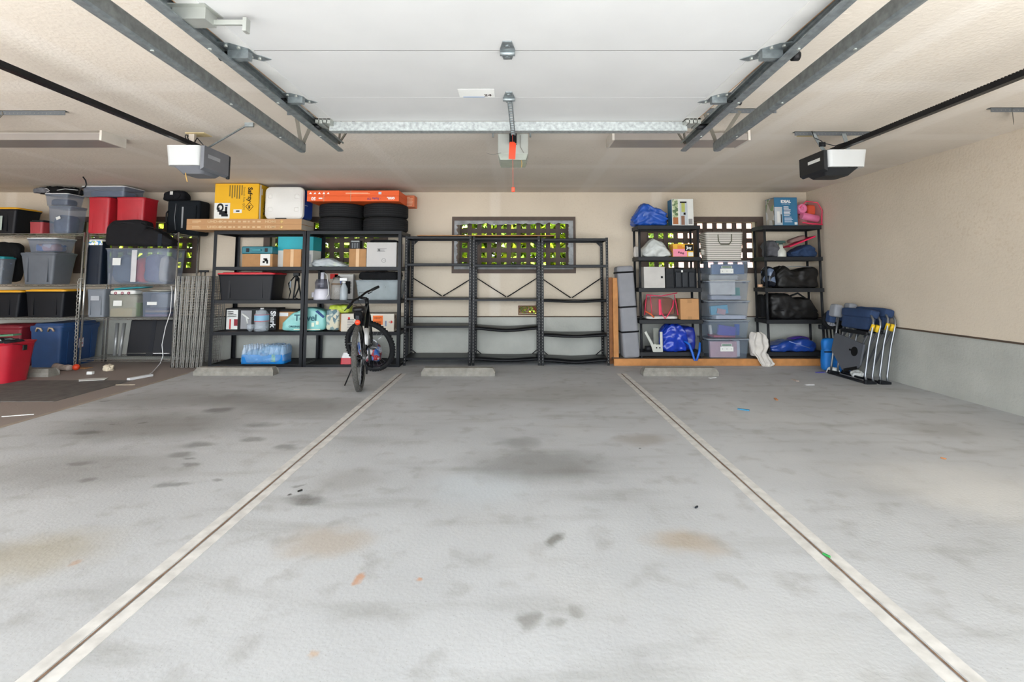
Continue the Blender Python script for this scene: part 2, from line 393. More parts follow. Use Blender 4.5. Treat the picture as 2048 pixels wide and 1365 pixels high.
# third bay: older brown asphalt-like slab left of the joint
sx = n.new('ShaderNodeSeparateXYZ'); l.new(tc.outputs['Object'], sx.inputs[0])
XJ = fl(200, 797).x
mixin(rng(sx.outputs[0], XJ-.01, XJ, 1, 0), '958a84')
l.new(out, p.inputs['Base Color'])
floor = struct(MB().box(XL-.2, XR+.2, -6, YW+.2, -.2, 0).build('floor', fm), 'stained grey concrete floor')
paint = mat('worn_white_paint', 'cfcdc9', .8, 0, .16, 14)
crackm = mat('joint_filler', '7c6553', .95, 0, .3, 40)
for k, (pa, pb) in enumerate([((803, 748), (72, 1365)), ((1243, 748), (1932, 1365))]):
    a, b = fl(*pa), fl(*pb); d = (b-a).normalized(); b = b+d*1.8; nrm = V((-d.y, d.x, 0))
    for sgn in (-1, 1):
        m = MB(); q = [a+nrm*.011*sgn, b+nrm*.011*sgn, b+nrm*.062*sgn, a+nrm*.062*sgn]
        m._add([p_+V((0,0,z)) for z in (0, .002) for p_ in q], [(0,1,2,3), (4,5,6,7), (0,1,5,4), (1,2,6,5), (2,3,7,6), (3,0,4,7)])
        m.build('painted_stripe', paint, floor)
    m = MB(); N = 60; L, Rr = [], []
    for i in range(N+1):
        c = a.lerp(b, i/N)+nrm*(.003*noise.noise(V((i*.7, k, 0)))); wd = .005+.003*noise.noise(V((i*1.3, k*9, 4)))
        L.append(c-nrm*wd+V((0,0,.0016))); Rr.append(c+nrm*wd+V((0,0,.0016)))
    for i in range(N): m.quad(L[i], L[i+1], Rr[i+1], Rr[i])
    m.build('joint_crack', crackm, floor)
tanp = mat('worn_tan_paint', 'a2968a', .9, 0, .15, 12)
ya, yb = fl(372, 746).y, 3.6
MB().box(XJ-.012, XJ+.035, yb, ya, 0, .0018).build('painted_stripe', tanp, floor)

def wall_with_holes(name, x0, x1, z0, z1, y0, y1, holes, m):
    b = MB(); xs = sorted({x0, x1, *[h[0] for h in holes], *[h[1] for h in holes]})
    for i in range(len(xs)-1):
        a, c = xs[i], xs[i+1]; mid = (a+c)/2; zc = z0
        for h in sorted([h for h in holes if h[0] < mid < h[1]], key=lambda h: h[2]):
            b.box(a, c, y0, y1, zc, h[2]); zc = h[3]
        b.box(a, c, y0, y1, zc, z1)
    bmesh.ops.remove_doubles(b.bm, verts=b.bm.verts, dist=1e-5)
    return b.build(name, m)
holes = [(a+.09, b-.09, wz0+.07, wz1-.07) for a, b in wx]+[(vx0, vx1, vz0, vz1)]
struct(wall_with_holes('wall_back', XL-.2, XR+.2, zL, ZC, YW, YW+.16, holes, wallm), 'beige plastered back wall with lattice windows')
struct(MB().box(XL-.2, XR+.2, YW+.012, YW+.16, 0, zL).build('baseboard_back', lowm), 'grey concrete stem wall below the back plaster')
struct(MB().box(XR, XR+.2, YF0, YW, zL, ZC).build('wall_right', wallm), 'beige plastered right wall')
b_ = MB().box(XR+.012, XR+.2, YF0, YW+.012, 0, zL); struct(b_.build('baseboard_right', lowm), 'grey concrete stem wall on the right')
struct(MB().box(XL-.2, XL, YF0, YW, 0, ZC).build('wall_left', wallm))
struct(MB().box(XL-.2, XR+.2, YF0, YW+.6, ZC, ZC+.2).build('ceiling', ceilm), 'beige textured ceiling')
trm = mat('gap_shade_brown', '4e4034', .9, 0, .3, 8)  # dark strips paint the shaded gap line under the plaster
struct(MB().box(XL, XR, YW-.006, YW+.01, zL-.014, zL+.004).build('trim_1', trm), 'dark strip between back plaster and stem wall'); struct(MB().box(XR-.006, XR+.01, 0, YW-.01, zL-.014, zL+.004).build('trim_2', trm), 'dark strip along the right wall')
apron = mat('driveway_concrete', 'b5b3ae', .9, 0, .1, 2)

brown = mat('dark_brown_paint', '53453d', .7, 0, .12, 10)
foil = mat('torn_plastic_film', '828486', .4, 0, .35, 9, .6, 30)
for k, (a, b) in enumerate(wx):
    fr = MB(); t = .095
    fr.box(a, b, YW-.02, YW+.05, wz1-.075, wz1).box(a, b, YW-.02, YW+.05, wz0, wz0+.075).box(a, a+t, YW-.02, YW+.05, wz0+.075, wz1-.075).box(b-t, b, YW-.02, YW+.05, wz0+.075, wz1-.075)
    o = struct(fr.build('window_%d' % (k+1), brown), 'dark brown framed window with wooden lattice')
    la = MB(); pit = .151; sw = .068; y = YW+.165
    N = int((b-a)/pit)+1
    off = xat(930, 1.6, YW+.17)-.0485-.0
    x = a+.04+((off-(a+.04)) % pit)-pit
    for i in range(N+2):
        la.box(x-sw, x, y, y+.014, wz0-.03, wz1+.03); x += pit
    zz = at(1030, 465.5, YW+.17).z+.0; pz = at(1030, 457, YW+.17).z-at(1030, 476.4, YW+.17).z
    for i in range(-2, 6):
        z = at(1030, 457.5, YW+.17).z-i*pz
        la.box(a-.03, b+.03, y+.014, y+.028, z-.068, z)
    la.build('lattice', brown, o)
    if k == 2:
        fo = MB(); rr = random.Random(4)
        def strip(p0, p1, inward, wd):
            N = 40; P = []; Q = []
            for i in range(N+1):
                c = V(p0).lerp(V(p1), i/N); P.append(c); Q.append(c+V(inward)*(wd+.035*noise.noise(V((i*.55, p0[0]*7, p0[2]*3)))))
            for i in range(N):
                z_ = .004*noise.noise(V((i*.9, 2, 1)))
                fo.quad(P[i], P[i+1], Q[i+1], Q[i])
        y = YW-.0225
        t -= .03
        strip((a+t-.03, y, wz1-.06), (b-t+.03, y, wz1-.06), (0, 0, -1), .05)
        strip((a+t-.03, y, wz0+.06), (b-t+.03, y, wz0+.06), (0, 0, 1), .05)
        strip((b-t+.03, y+.002, wz0+.06), (b-t+.03, y+.002, wz1-.06), (-1, 0, 0), .07)
        strip((a+t-.03, y+.002, wz0+.06), (a+t-.03, y+.002, wz1-.06), (1, 0, 0), .04)
        fo.build('torn_plastic_film', foil, o)
# small wall vent
vt = thing('wall_vent', 'small open wall vent with wire mesh, colourful leaves beyond it', 'vent', ((vx0+vx1)/2, YW, vz0))
hw = (vx1-vx0)/2; vh = vz1-vz0
MB().box(-hw-.012, hw+.012, -.01, .0, -.012, .002).box(-hw-.012, hw+.012, -.01, 0, vh-.002, vh+.012).box(-hw-.012, -hw, -.01, 0, 0, vh).box(hw, hw+.012, -.01, 0, 0, vh).build('vent_frame', mat('rusty_steel', '6a4a38', .8), vt)
g = MB()
for i in range(1, 24): g.cyl((-hw+i*hw/12, .05, 0), (-hw+i*hw/12, .05, vh), .0012, 5)
for i in range(1, 9): g.cyl((-hw, .05, i*vh/9), (hw, .05, i*vh/9), .0012, 5)
g.build('wire_mesh', galv, vt)

# planting outside the back wall
def leafy(t, r, boxes, cols, nl, lo=.035, hi=.07):
    ms = [MB() for c in cols]
    for i in range(nl):
        x0, x1, y0, y1, z0, z1 = r.choices(boxes, weights=[(b[1]-b[0])*(b[5]-b[4]) for b in boxes])[0]
        p_ = V((r.uniform(x0, x1), r.uniform(y0, y1), r.uniform(z0, z1)))
        p_.z = min(p_.z, z1-.25+.35*noise.noise(V((p_.x*1.3, p_.y, 3)))) if p_.z > z1-.4 else p_.z
        s_ = r.uniform(lo, hi); c = int(min(len(cols)-1, max(0, (noise.noise(p_*1.4)*.9+.5+r.uniform(-.3, .3))*len(cols))))
        M = T(*p_) @ Matrix.Rotation(r.uniform(0, 6.3), 4, V((r.gauss(0,1), r.gauss(0,1), r.gauss(0,1))))
        ms[c]._add([(-s_*.5, 0, 0), (0, -s_, 0), (s_*.5, 0, .01), (0, s_, 0)], [(0,1,2,3)], M)
    for m, c in zip(ms, cols): m.build('foliage', mat('leaf_%s' % c, c, .6, 0, .25, 3), t)
greens = ['8fae18', 'b3bf22', '5c7c1e', '9cae46']
hd = thing('hedge', 'tall yellow-green hedge outside, seen through the lattice windows', 'hedge', (-2.5, 10, 0))
leafy(hd, random.Random(3), [(-6, 4.0, -.3, .7, .2, 3.3)], greens, 52000, .055, .11)
for x in range(-5, 4): MB().tube([(x, .2, 0), (x+.1, .2, 1.2), (x-.1, .1, 2.4)], [.03, .02, .008], 6).build('stem', mat('bark', '5a4636', .9), hd)
sh = thing('shrub', 'lower green shrub outside behind the left resin shelving unit', 'shrub', (2.45, 10, 0))
leafy(sh, random.Random(5), [(-.8, .75, -.3, .6, .2, 2.55)], greens, 6500, .045, .09)
MB().tube([(0, .2, 0), (0, .2, 1.6)], [.03, .01], 6).build('stem', MATS['bark'], sh)
fb = thing('flowering_plant', 'red and yellow leaved plant outside the small wall vent', 'plant', ((vx0+vx1)/2*1.1, 8.5, 0))
leafy(fb, random.Random(9), [(-.5, .5, -.15, .2, .05, 1.1)], ['c8452c', 'd6b03a', '7f9a3a', 'd8a0a0'], 2400, .025, .05)
nh = thing('neighbouring_house', 'pale pink stucco house far outside the right lattice window', 'house', (6.4, 18, 0))
MB().box(-3.4, 3, 0, 6, 0, 3.6).build('house_wall', mat('pink_stucco', 'd3a79a', .9), nh); MB().prism([(-3.8, 3.6), (3.4, 3.6), (-.2, 4.6)], -.4, 6.4).build('roof', mat('roof_shingle', '9a8a80', .9), nh)
outg = mat('outside_soil', '7d7262', .95, 0, .2, 4)
struct(MB().box(-16, 12, YW+.2, 22, -.25, -.02).build('floor', outg), 'bare ground outside the back wall')
struct(MB().box(-14, 10, -16, -6, -.25, -.01).build('floor', apron), 'concrete driveway in front of the garage')

# ================================================================== DOOR, TRACKS, OPENERS
ZD = 2.254
doorm = mat('white_door_steel', 'c3c3c2', .5, 0, .03, 3)
ye = at(1030, 243, 3.3).y
def yz(py, z):      # depth where image row py meets height z
    r = ray(CX, py); return r.y*(z-H)/r.z
YE, Y1, Y2 = yz(243, ZD), yz(195, ZD), yz(102, ZD)
door = thing('overhead_door', 'white sectional garage door raised flat under the ceiling', 'garage door', (0, 0, ZD))
xd = 1.252
for y0, y1 in ((Y1+.001, YE), (Y2+.003, Y1-.001), (Y2-.53, Y2-.003), (Y2-1.06, Y2-.534)):
    MB().bbox(-xd, xd, y0, y1, 0, .045, .001).build('door_section', doorm, door)
for y in (Y1, Y2, Y2-.532): MB().box(-xd+.01, xd-.01, y-.0008 if y == Y1 else y-.0029, y+.0008 if y == Y1 else y+.0029, .0006, .03).build('seam_filler', mat('seam_grey', '8f8d8a', .9) if y == Y1 else mat('seam_dark', '605c58', .9), door)  # added filler strips keep light out of the gaps and darken the seams
for sgn in (-1, 1):
    MB().box(sgn*xd-.085*(sgn > 0), sgn*xd+.085*(sgn < 0), Y2-1.06, YE, -.0025, 0).build('end_stile', mat('white_stile', 'c6c5c2', .5), door)
    MB().box(sgn*(xd+.004)-.004, sgn*(xd+.004)+.004, Y2-1.06, YE, .0, .045).build('wood_edge', cardtan, door)
st = MB().box(-xd+.05, xd-.05, YE-.005, YE+.06, -.065, -.003)
st.build('stiffening_strut', galvbeam, door)
bolt = mat('bolt_zinc', 'aeb0aa', .4, .6); strapm = mat('aged_steel_strap', '5c574d', .6, .2); bar_m = mat('dark_galvanised_angle', '54575a', .6, .1)
def hinge(x, y, sgn, big=1.0):
    h = MB(); M = T(x, y, 0) @ Matrix.Scale(big, 4)
    h.prism([(-.05, 0), (.05, 0), (.05, -.045), (-.05, -.045)], -.02, .02, M)
    h.join(_plate([(-.055*sgn, -.1), (.0*sgn, -.09), (.06*sgn, -.03), (.06*sgn, .03), (.11*sgn, .09), (.06*sgn, .11), (-.05*sgn, .03)], -.004, 0), M)
    o = h.build('side_hinge', galv, door)
    for bx, by in ((-.03, -.07), (.02, -.05), (.06, .07), (.03, .05)):
        MB().cyl((x+bx*sgn*big, y+by*big, -.004), (x+bx*sgn*big, y+by*big, -.013), .008, 6).build('bolt', bolt, o)
    ro = .062 if sgn > 0 else .1
    r_ = MB(); r_.cyl((x-sgn*.05, y, -.025), (x-sgn*(ro+.01), y, -.025), .006, 8); r_.cyl((x-sgn*ro, y, -.025), (x-sgn*(ro+.03), y, -.025), .022, 14)
    r_.build('roller', mat('black_nylon', '26262a', .5), door)
def _plate(pts, z0, z1):
    t = bmesh.new(); n_ = len(pts); A = [t.verts.new((x, y, z0)) for x, y in pts]; B = [t.verts.new((x, y, z1)) for x, y in pts]
    t.faces.new(A); t.faces.new(B[::-1])
    for i in range(n_): t.faces.new((A[i], B[i], B[(i+1) % n_], A[(i+1) % n_]))
    return t
for sgn in (-1, 1):
    hinge(sgn*(xd-.02), Y2, -sgn, .95); hinge(sgn*(xd-.02), Y1, -sgn, .85)
    tb = MB(); x = sgn*(xd-.03)
    for i in range(4): tb.box(x-.05+i*.026, x-.03+i*.026, YE-.07, YE+.055, -.03-(i % 2)*.006, 0)
    tb.box(x-.05, x+.05, YE-.07, YE+.055, -.01, 0).build('top_bracket', bolt, door)
    ro = .07 if sgn < 0 else .11
    MB().cyl((x+sgn*.05, YE+.02, -.03), (x+sgn*(ro+.03), YE+.02, -.03), .02, 12).build('roller', MATS['black_nylon'], door)
for y, s_ in ((Y2, 1), (Y1, .9)):
    h = MB(); h.join(_plate([(-.02*s_, -.1*s_), (.02*s_, -.1*s_), (.035*s_, -.02), (.02*s_, .08*s_), (-.02*s_, .08*s_), (-.035*s_, -.02)], -.006, 0), T(-.035, y, 0))
    h.cyl((-.07, y, -.012), (.0, y, -.012), .012, 10)
    h.cyl((-.035, y-.06, -.012), (-.035, y-.06, 0), .012, 6).cyl((-.035, y+.05, -.012), (-.035, y+.05, 0), .012, 6)
    h.build('centre_hinge', galv, door)
# spring-loaded slide lock on the left
lk = MB(); q = fl(402, 22, ZD)
lk.join(_plate([(-.11, -.06), (.05, -.06), (.06, .05), (-.10, .05)], -.004, 0), T(q.x, q.y, 0)); lk.box(q.x-.09, q.x+.04, q.y-.035, q.y+.04, -.05, -.004)
lk.build('slide_lock', bolt, door)
MB().box(q.x+.03, q.x+.17, q.y+.02, q.y+.032, -.045, -.025).box(q.x+.16, q.x+.175, q.y+.01, q.y+.04, -.075, -.02).build('lock_handle', bolt, door)
# paper sticker
a, b = fl(915, 178, ZD), fl(990, 194, ZD)
stk = MB().box(a.x, b.x, min(a.y, b.y), max(a.y, b.y), -.0022, -.0005).build('sticker', paper, door); stk['label'] = 'worn white paper sticker'
MB().box(a.x+.02, b.x-.06, b.y-.008, b.y-.002, -.003, -.002).build('blue_scribble', mat('blue_marker', '2f6fae', .7), stk)
text('24', .045, mat('faded_maroon_ink', '4a2028', .8), stk, (b.x-.04, b.y-.035, -.0035), (pi, 0, 0))
for ch in door.children:
    if ch.name.split('.')[0] in ('door_section', 'seam_filler', 'end_stile', 'wood_edge', 'stiffening_strut', 'side_hinge', 'roller', 'top_bracket'): ch.location.x -= .045
# curved drawbar from the door to the opener carriage
aw = MB(); p0 = V((-.03, Y1+.01, -.02)); p1 = V((-.012, YE+.03, -.085))
for sgn in (-1, 1): aw.cyl(p0+V((sgn*.012, 0, 0)), p1+V((sgn*.012, 0, 0)), .004, 6)
M_ = (p1-p0)
for i in range(14): c = p0+M_*(i+.5)/14; aw.box(c.x-.014, c.x+.014, c.y-.006, c.y+.006, c.z-.003, c.z+.003)
aw.build('perforated_arm', galv, door)

def track(name, label, pe, xs, ze, ysl, group):
    """horizontal track: C channel running towards the camera from its rear end"""
    t = thing(name, label, 'track', (0, 0, 0), 0, group)
    m = MB(); (x1, y1, z1), (x0, y0, z0) = pe, xs
    d_ = 1 if ('raised white door' in label and 'along' in label) else -1
    o_ = d_*(1 if x1 < 0 else -1)          # the side the channel opens to
    prof = [(o_*.024, -.022), (o_*.03, -.034), (o_*.012, -.038), (-o_*.014, -.038), (-o_*.022, -.03), (-o_*.022, .03), (-o_*.014, .038), (o_*.012, .038), (o_*.03, .034), (o_*.024, .022),
            (o_*.021, .024), (o_*.024, .031), (o_*.01, .035), (-o_*.012, .035), (-o_*.019, .028), (-o_*.019, -.028), (-o_*.012, -.035), (o_*.01, -.035), (o_*.024, -.031), (o_*.021, -.024)]
    nn = len(prof); vs = [(x0+a, y0, z0+b) for a, b in prof]+[(x1+a, y1, z1+b) for a, b in prof]
    m._add(vs, [tuple(range(nn)), tuple(range(2*nn-1, nn-1, -1))]+[(i, nn+i, nn+(i+1) % nn, (i+1) % nn) for i in range(nn)])
    m.build('track_channel', galv, t)
    for k in range(5):
        f = .12+k*.19; MB().cyl((x0+(x1-x0)*f+.0, y0+(y1-y0)*f, z0+(z1-z0)*f-.036), (x0+(x1-x0)*f, y0+(y1-y0)*f, z0+(z1-z0)*f-.042), .008, 6).build('bolt', bolt, t)
    return t
def tr(pxe, pye, px0, ze, z0):
    e = fl(pxe, pye, ze); s = ray(px0, 0); k = (z0-H)/s.z; s = V((s.x*k, s.y*k, z0)); d = (s-e); s2 = e+d*(e.y-.35)/(e.y-s.y)
    return tuple(e), tuple(s2)
TRK = []
for nm, pxe, pye, px0, lb in [('inner_l', 680, 294, 322, 'galvanised door track along the left edge of the raised white door'),
        ('outer_l', 606, 296, 186, 'galvanised track of the left bay door, left of the raised door track'),
        ('inner_r', 1368, 294, 1684, 'galvanised door track along the right edge of the raised white door'),
        ('outer_r', 1432, 294, 1815, 'galvanised track of the right bay door, right of the raised door track')]:
    e, s_ = tr(pxe, pye, px0, 2.225, 2.23); TRK.append(e); track('door_track', lb, e, s_, 0, 0, 'overhead door tracks')
# perforated angle hangers with diagonal straps
def holes_strip(m, x0, x1, y, z, w_=.035, vertical=True):
    pass
perf = stripes('perforated_steel', '7c8180', 'c9bfb0', 0, .028, .3, .5)
def hanger(label, pxa, pxb, py, straps):
    zc = ZC-.035; a = fl(pxa, py, zc); b = fl(pxb, py, zc)
    t = thing('track_hanger', label, 'bracket', ((a.x+b.x)/2, a.y, ZC), 0, 'perforated angle hangers')
    L = (b.x-a.x)/2; h = MB().box(-L, L, 0, .003, -.036, 0).box(-L, L, 0, .036, -.003, 0); h.mi = 1; k = int(2*L/.032)
    for i in range(k): x = -L+.02+i*.032; h.cyl((x, -.0008, -.02), (x, 0, -.02), .006, 8)
    h.build('angle_bar', [bar_m, mat('pale_hole', 'd8ccba', .9)], t)
    for (x0, tgt) in straps:
        p0 = V((xat(x0, zc, a.y)-t.location.x, -.004, -.02)); p1 = V(tgt)-t.location; d = p1-p0
        s_ = MB(); sd = V((d.z, 0, -d.x)).normalized()*.014
        s_._add([p0-sd, p0+sd, p1+sd, p1-sd, p0-sd+V((0,.003,0)), p0+sd+V((0,.003,0)), p1+sd+V((0,.003,0)), p1-sd+V((0,.003,0))], [(0,1,2,3), (7,6,5,4), (0,4,5,1), (1,5,6,2), (2,6,7,3), (3,7,4,0)])
        s_.build('hanger_strap', strapm, t)
def tp(i, back=.0): e = TRK[i]; return (e[0], e[1]-.03-back, e[2]+.0)
hanger('perforated hanger bar holding the track ends left of the raised door', 574, 636, 230, [(592, tp(1)), (633, tp(1))])
hanger('perforated hanger bar holding the track ends right of the raised door', 1408, 1553, 226, [(1408, tp(3)), (1480, tp(3))])
hanger('perforated hanger bar at the far left, above the left light fixture', -70, 130, 230, [(6, (at(-55, 262, 4.0).x, 4.0, 2.28))])
hanger('perforated hanger bar at the far right beside the right wall', 1982, 2090, 224, [(2024, (at(2027, 236, 3.95).x, 3.95, 2.45))])
e = TRK[0]; t = thing('track_hanger', 'V-shaped steel strap hanging from the ceiling behind the left end of the strut', 'bracket', (e[0], e[1]-.03, ZC), 0, 'perforated angle hangers')
for dx in (.02, .16): MB().cyl((dx, 0, 0), (.0, 0, -.26), .009, 4).build('hanger_strap', strapm, t)
e = TRK[2]; t = thing('track_hanger', 'V-shaped steel strap hanging from the ceiling behind the right end of the strut', 'bracket', (e[0], e[1]-.03, ZC), 0, 'perforated angle hangers')
for dx in (-.02, -.16): MB().cyl((dx, 0, 0), (.0, 0, -.26), .009, 4).build('hanger_strap', strapm, t)

# openers
owhite = mat('opener_white', 'b9bab9', .4, 0, .03); ogrey = mat('opener_grey', '6c6e74', .5); odark = mat('opener_charcoal', '3c3e41', .5)
railm = mat('opener_rail_black', '2b2c31', .35, .4)
def side_opener(label, px0, px1, pyt, pyb, sgn):
    Y = 4.25; zt = at(px0, pyt, Y).z; zb = at(px0, pyb, Y).z; zm = (zt+zb)/2
    xa, xb = xat(px0, zm, Y), xat(px1, zm, Y); cx = (xa+xb)/2; hw_ = (xb-xa)/2; hh = zt-zb
    t = thing('garage_door_opener', label, 'door opener', (cx, Y, zb), 0, 'garage door openers')
    m = MB(); yd = .36
    # white light lens: front and outer half ; tapers towards the bottom
    m.taper(hw_*1.86, yd*.9, hw_*2, yd, .03, hh, .04, T(0, yd/2, 0)); body = m.build('light_cover', owhite, t)
    MB().taper(hw_*1.2, yd*.6, hw_*1.8, yd*.92, -.03, .03, .03, T(-sgn*hw_*.2, yd/2+.03, 0)).build('underside', odark if sgn > 0 else ogrey, t)
    s2 = MB().prism([(0, -.01), (sgn*-.03, .01), (sgn*-.03, hh*1.0), (0, hh*1.0)], .015, yd+.03, T(-sgn*hw_, 0, 0))
    cp = s2.build('side_cover', odark if sgn > 0 else ogrey, t)
    # badge on the side that faces the camera line
    bx = -sgn*(hw_+.0305); bd = MB().box(min(bx, bx-sgn*.001), max(bx, bx-sgn*.001), .07, .25, hh*.52, hh*.68).build('badge', paper if sgn > 0 else mat('badge_silver', '9a9ca2', .4), cp)
    if sgn < 0: MB().bbox(hw_+.0, hw_+.032, yd+.03, yd+.06, -.02, hh, .01).build('end_cap', odark, t)
    v = MB()
    for i in range(4):
        if sgn < 0: v.box(-hw_*.62+i*.022, -hw_*.62+.01+i*.022, .022, .03, hh*.22, hh*.34)
        else: v.box(hw_*.1+i*.02, hw_*.1+.012+i*.02, .03, .036, hh*.13, hh*.16)
    v.build('vent_slots', ink, t)
    # rail running to the front of the garage
    rl = MB(); yr = -(Y-.15); zr = hh+.045
    rl.box(-.016, .016, yr, .3, zr-.016, zr+.016); rl.box(-.022, .022, yr, .3, zr-.021, zr-.016)
    rail = rl.build('rail', railm, t)
    if sgn > 0:
        c_ = MB(); k = 150
        for i in range(k): y = yr+1.2+i*.022; c_.box(-.005, .005, y, y+.011, zr+.016, zr+.026)
        c_.build('drive_chain', mat('chain_steel', '4d4a45', .5, .6), rail)
    else:
        MB().box(-.003, .003, yr, .2, zr+.017, zr+.022).build('drive_belt', blackpl, rail)
    # hanging straps
    zt_ = ZC-zb
    if sgn > 0:
        h = MB().box(-.40, .36, .1, .103, zt_-.036, zt_).box(-.4, .36, .1, .136, zt_-.003, zt_); h.mi = 1
        for i in range(23): h.cyl((-.38+i*.0325, .099, zt_-.02), (-.38+i*.0325, .1, zt_-.02), .006, 8)
        h.build('angle_bar', [bar_m, MATS['pale_hole']], t)
        for x0, x1 in ((-.24, -.14), (.03, .07)):
            MB().prism([(x0-.018, zt_-.02), (x0+.018, zt_-.02), (x1+.018, hh-.01), (x1-.018, hh-.01)], .09, .094).build('strap', galv, t)
        cd = [( -.27, .06, zt_+0-.01), (-.26, .05, zt_-.07), (-.2, .05, hh+.09), (-.17, .06, hh+.07), (-.08, .05, hh+.045), (0, .04, hh+.07)]
        MB().tube(cd, .004, 6).build('power_cord', blackpl, t)
        m = MB()
        for i in range(5): m.torus(.024, .004, 16, 6, T(-.17, .085, hh+.05+i*.008) @ RX(.15))
        m.build('cord_bundle', blackpl, t)
    else:
        a = V(at(497, 264, 4.1)); a = V((a.x-cx, 4.1-Y, zt_-.01))
        MB().cyl((hw_*.9, .12, hh), tuple(a), .008, 4).box(a.x-.03, a.x+.04, a.y-.01, a.y+.012, zt_-.035, zt_).build('strap', galv, t)
        m = MB()
        for i in range(3): m.torus(.035, .004, 18, 6, T(-.06+i*.008, .16+i*.02, hh+.1) @ RY(1.2))
        m.tube([(.0, .15, hh+.05), (.06, .1, hh+.09), (.12, .06, hh+.04), (.14, .1, hh)], .004, 6)
        m.build('power_cord', blackpl, t)
        MB().box(-.05, -.0, .15, .18, hh+.04, zt_-.006).build('outlet_box', mat('aged_white', 'b8ada0', .6), t)
    MB().box(-.30 if sgn > 0 else -.07, -.12 if sgn > 0 else .1, .13, .25, zt_-.006, zt_).build('ceiling_plate', mat('yellowed_plaster', 'cdb98a', .9), t)
    pc = mat('tan_pull_cord', 'cfa35c', .7)
    if sgn < 0: MB().tube([(0, .06, -.03), (.008, .06, -.07), (.02, .06, -.11)], .004, 6).build('pull_cord', pc, t)
    return t, hw_, hh
tL, hwL, hhL = side_opener('white and grey door opener hanging in the left bay on a black rail', 328, 399, 290, 336, -1)
tR, hwR, hhR = side_opener('white and charcoal door opener hanging in the right bay by the right wall', 1657, 1738, 299, 339, 1)
# centre opener
Y = 4.1; zt = at(1026, 267, Y).z; zb = at(1026, 318, Y).z; hh = zt-zb
oc = thing('garage_door_opener', 'grey metal door opener hanging behind the raised white door', 'door opener', (xat(1026, zb, Y), Y, zb), 0, 'garage door openers')
MB().bbox(-.127, .127, 0, .36, .04, hh, .008).build('housing', mat('opener_pale_grey', 'a9aca6', .5, .1), oc)
MB().taper(.22, .3, .25, .36, 0, .045, .01, T(0, .18, 0)).build('light_lens', clear('hazy_lens', 'b5bab0', .8), oc)
MB().box(-.02, .02, -.75, .1, hh+.005, hh+.035).box(-.03, .03, -.06, .0, hh*.55, hh+.04).build('rail', railm, oc)
MB().box(-.2, .16, .1, .13, hh+.09, hh+.1).box(-.18, -.165, .1, .12, hh, hh+.1).box(.14, .155, .1, .12, hh, hh+.1).build('hanger_strap', galv, oc)
MB().tube([(-.1, -.005, .05), (-.16, -.01, .035), (-.2, -.01, .04), (-.22, -.01, .05)], .0015, 5).tube([(.06, -.005, .2), (.06, -.01, .1), (.09, -.005, .05)], .002, 5).build('loose_wire', mat('thin_wire', '6d675f', .6), oc)
MB().tube([(.07, .05, 0), (.075, .05, -.03), (.07, .05, -.06)], .003, 5).build('pull_cord', mat('tan_pull_cord', 'cfa35c', .7), oc)
orm = mat('orange_red_plastic', 'd8421f', .45)
rc = thing('release_cord', 'thin red emergency release cord with a flat red tag and knob', 'cord', (xat(1023, 2.1, 3.75), 3.75, at(1025, 384, 3.75).z))
zr = rc.location.z; z2 = at(1023, 318, 3.75).z-zr; z3 = at(1023, 284, 3.75).z-zr; ztop = oc.location.z+hh+.006-zr
MB().prism([(-.022, z2), (.028, z2-.004), (.035, z3-.015), (.02, z3), (-.012, z3), (-.016, z3-.01)], -.002, .002).build('warning_tag', orm, rc)
MB().cyl((.012, .004, .03), (.006, .004, ztop), .0018, 6).build('cord', mat('red_cord', 'b5493a', .7), rc)
MB().bbox(.0, .026, -.008, .014, 0, .036, .005).build('knob', orm, rc)

# light fixtures
def fixture(label, pxa, pxb):
    Ya = 4.32; xa, xb = xat(pxa, 2.45, Ya), xat(pxb, 2.45, Ya); L = (xb-xa)/2
    t = thing('ceiling_light', label, 'light fixture', ((xa+xb)/2, Ya, ZC-.085), 0, 'wraparound ceiling lights')
    MB().box(-L+.01, L-.01, .06, .2, .062, .084).build('channel', mat('fixture_white', 'c9c2b8', .5), t)
    MB().prism([(0,0)]*0 or [(-L+.02, 0), (L-.02, 0), (L-.02, .06), (-L+.02, .06)], .0, .26).build('diffuser', mat('unlit_diffuser', '8d857f', .35, 0, .04), t)
    for s_ in (-1, 1):
        MB().box(min(s_*L, s_*(L-.02)), max(s_*L, s_*(L-.02)), -.01, .27, -.005, .085).build('end_cap', MATS['fixture_white'], t)
fixture('long unlit ceiling light at the far left', -80, 205)
fixture('long unlit ceiling light behind the right end of the raised door', 1224, 1500)

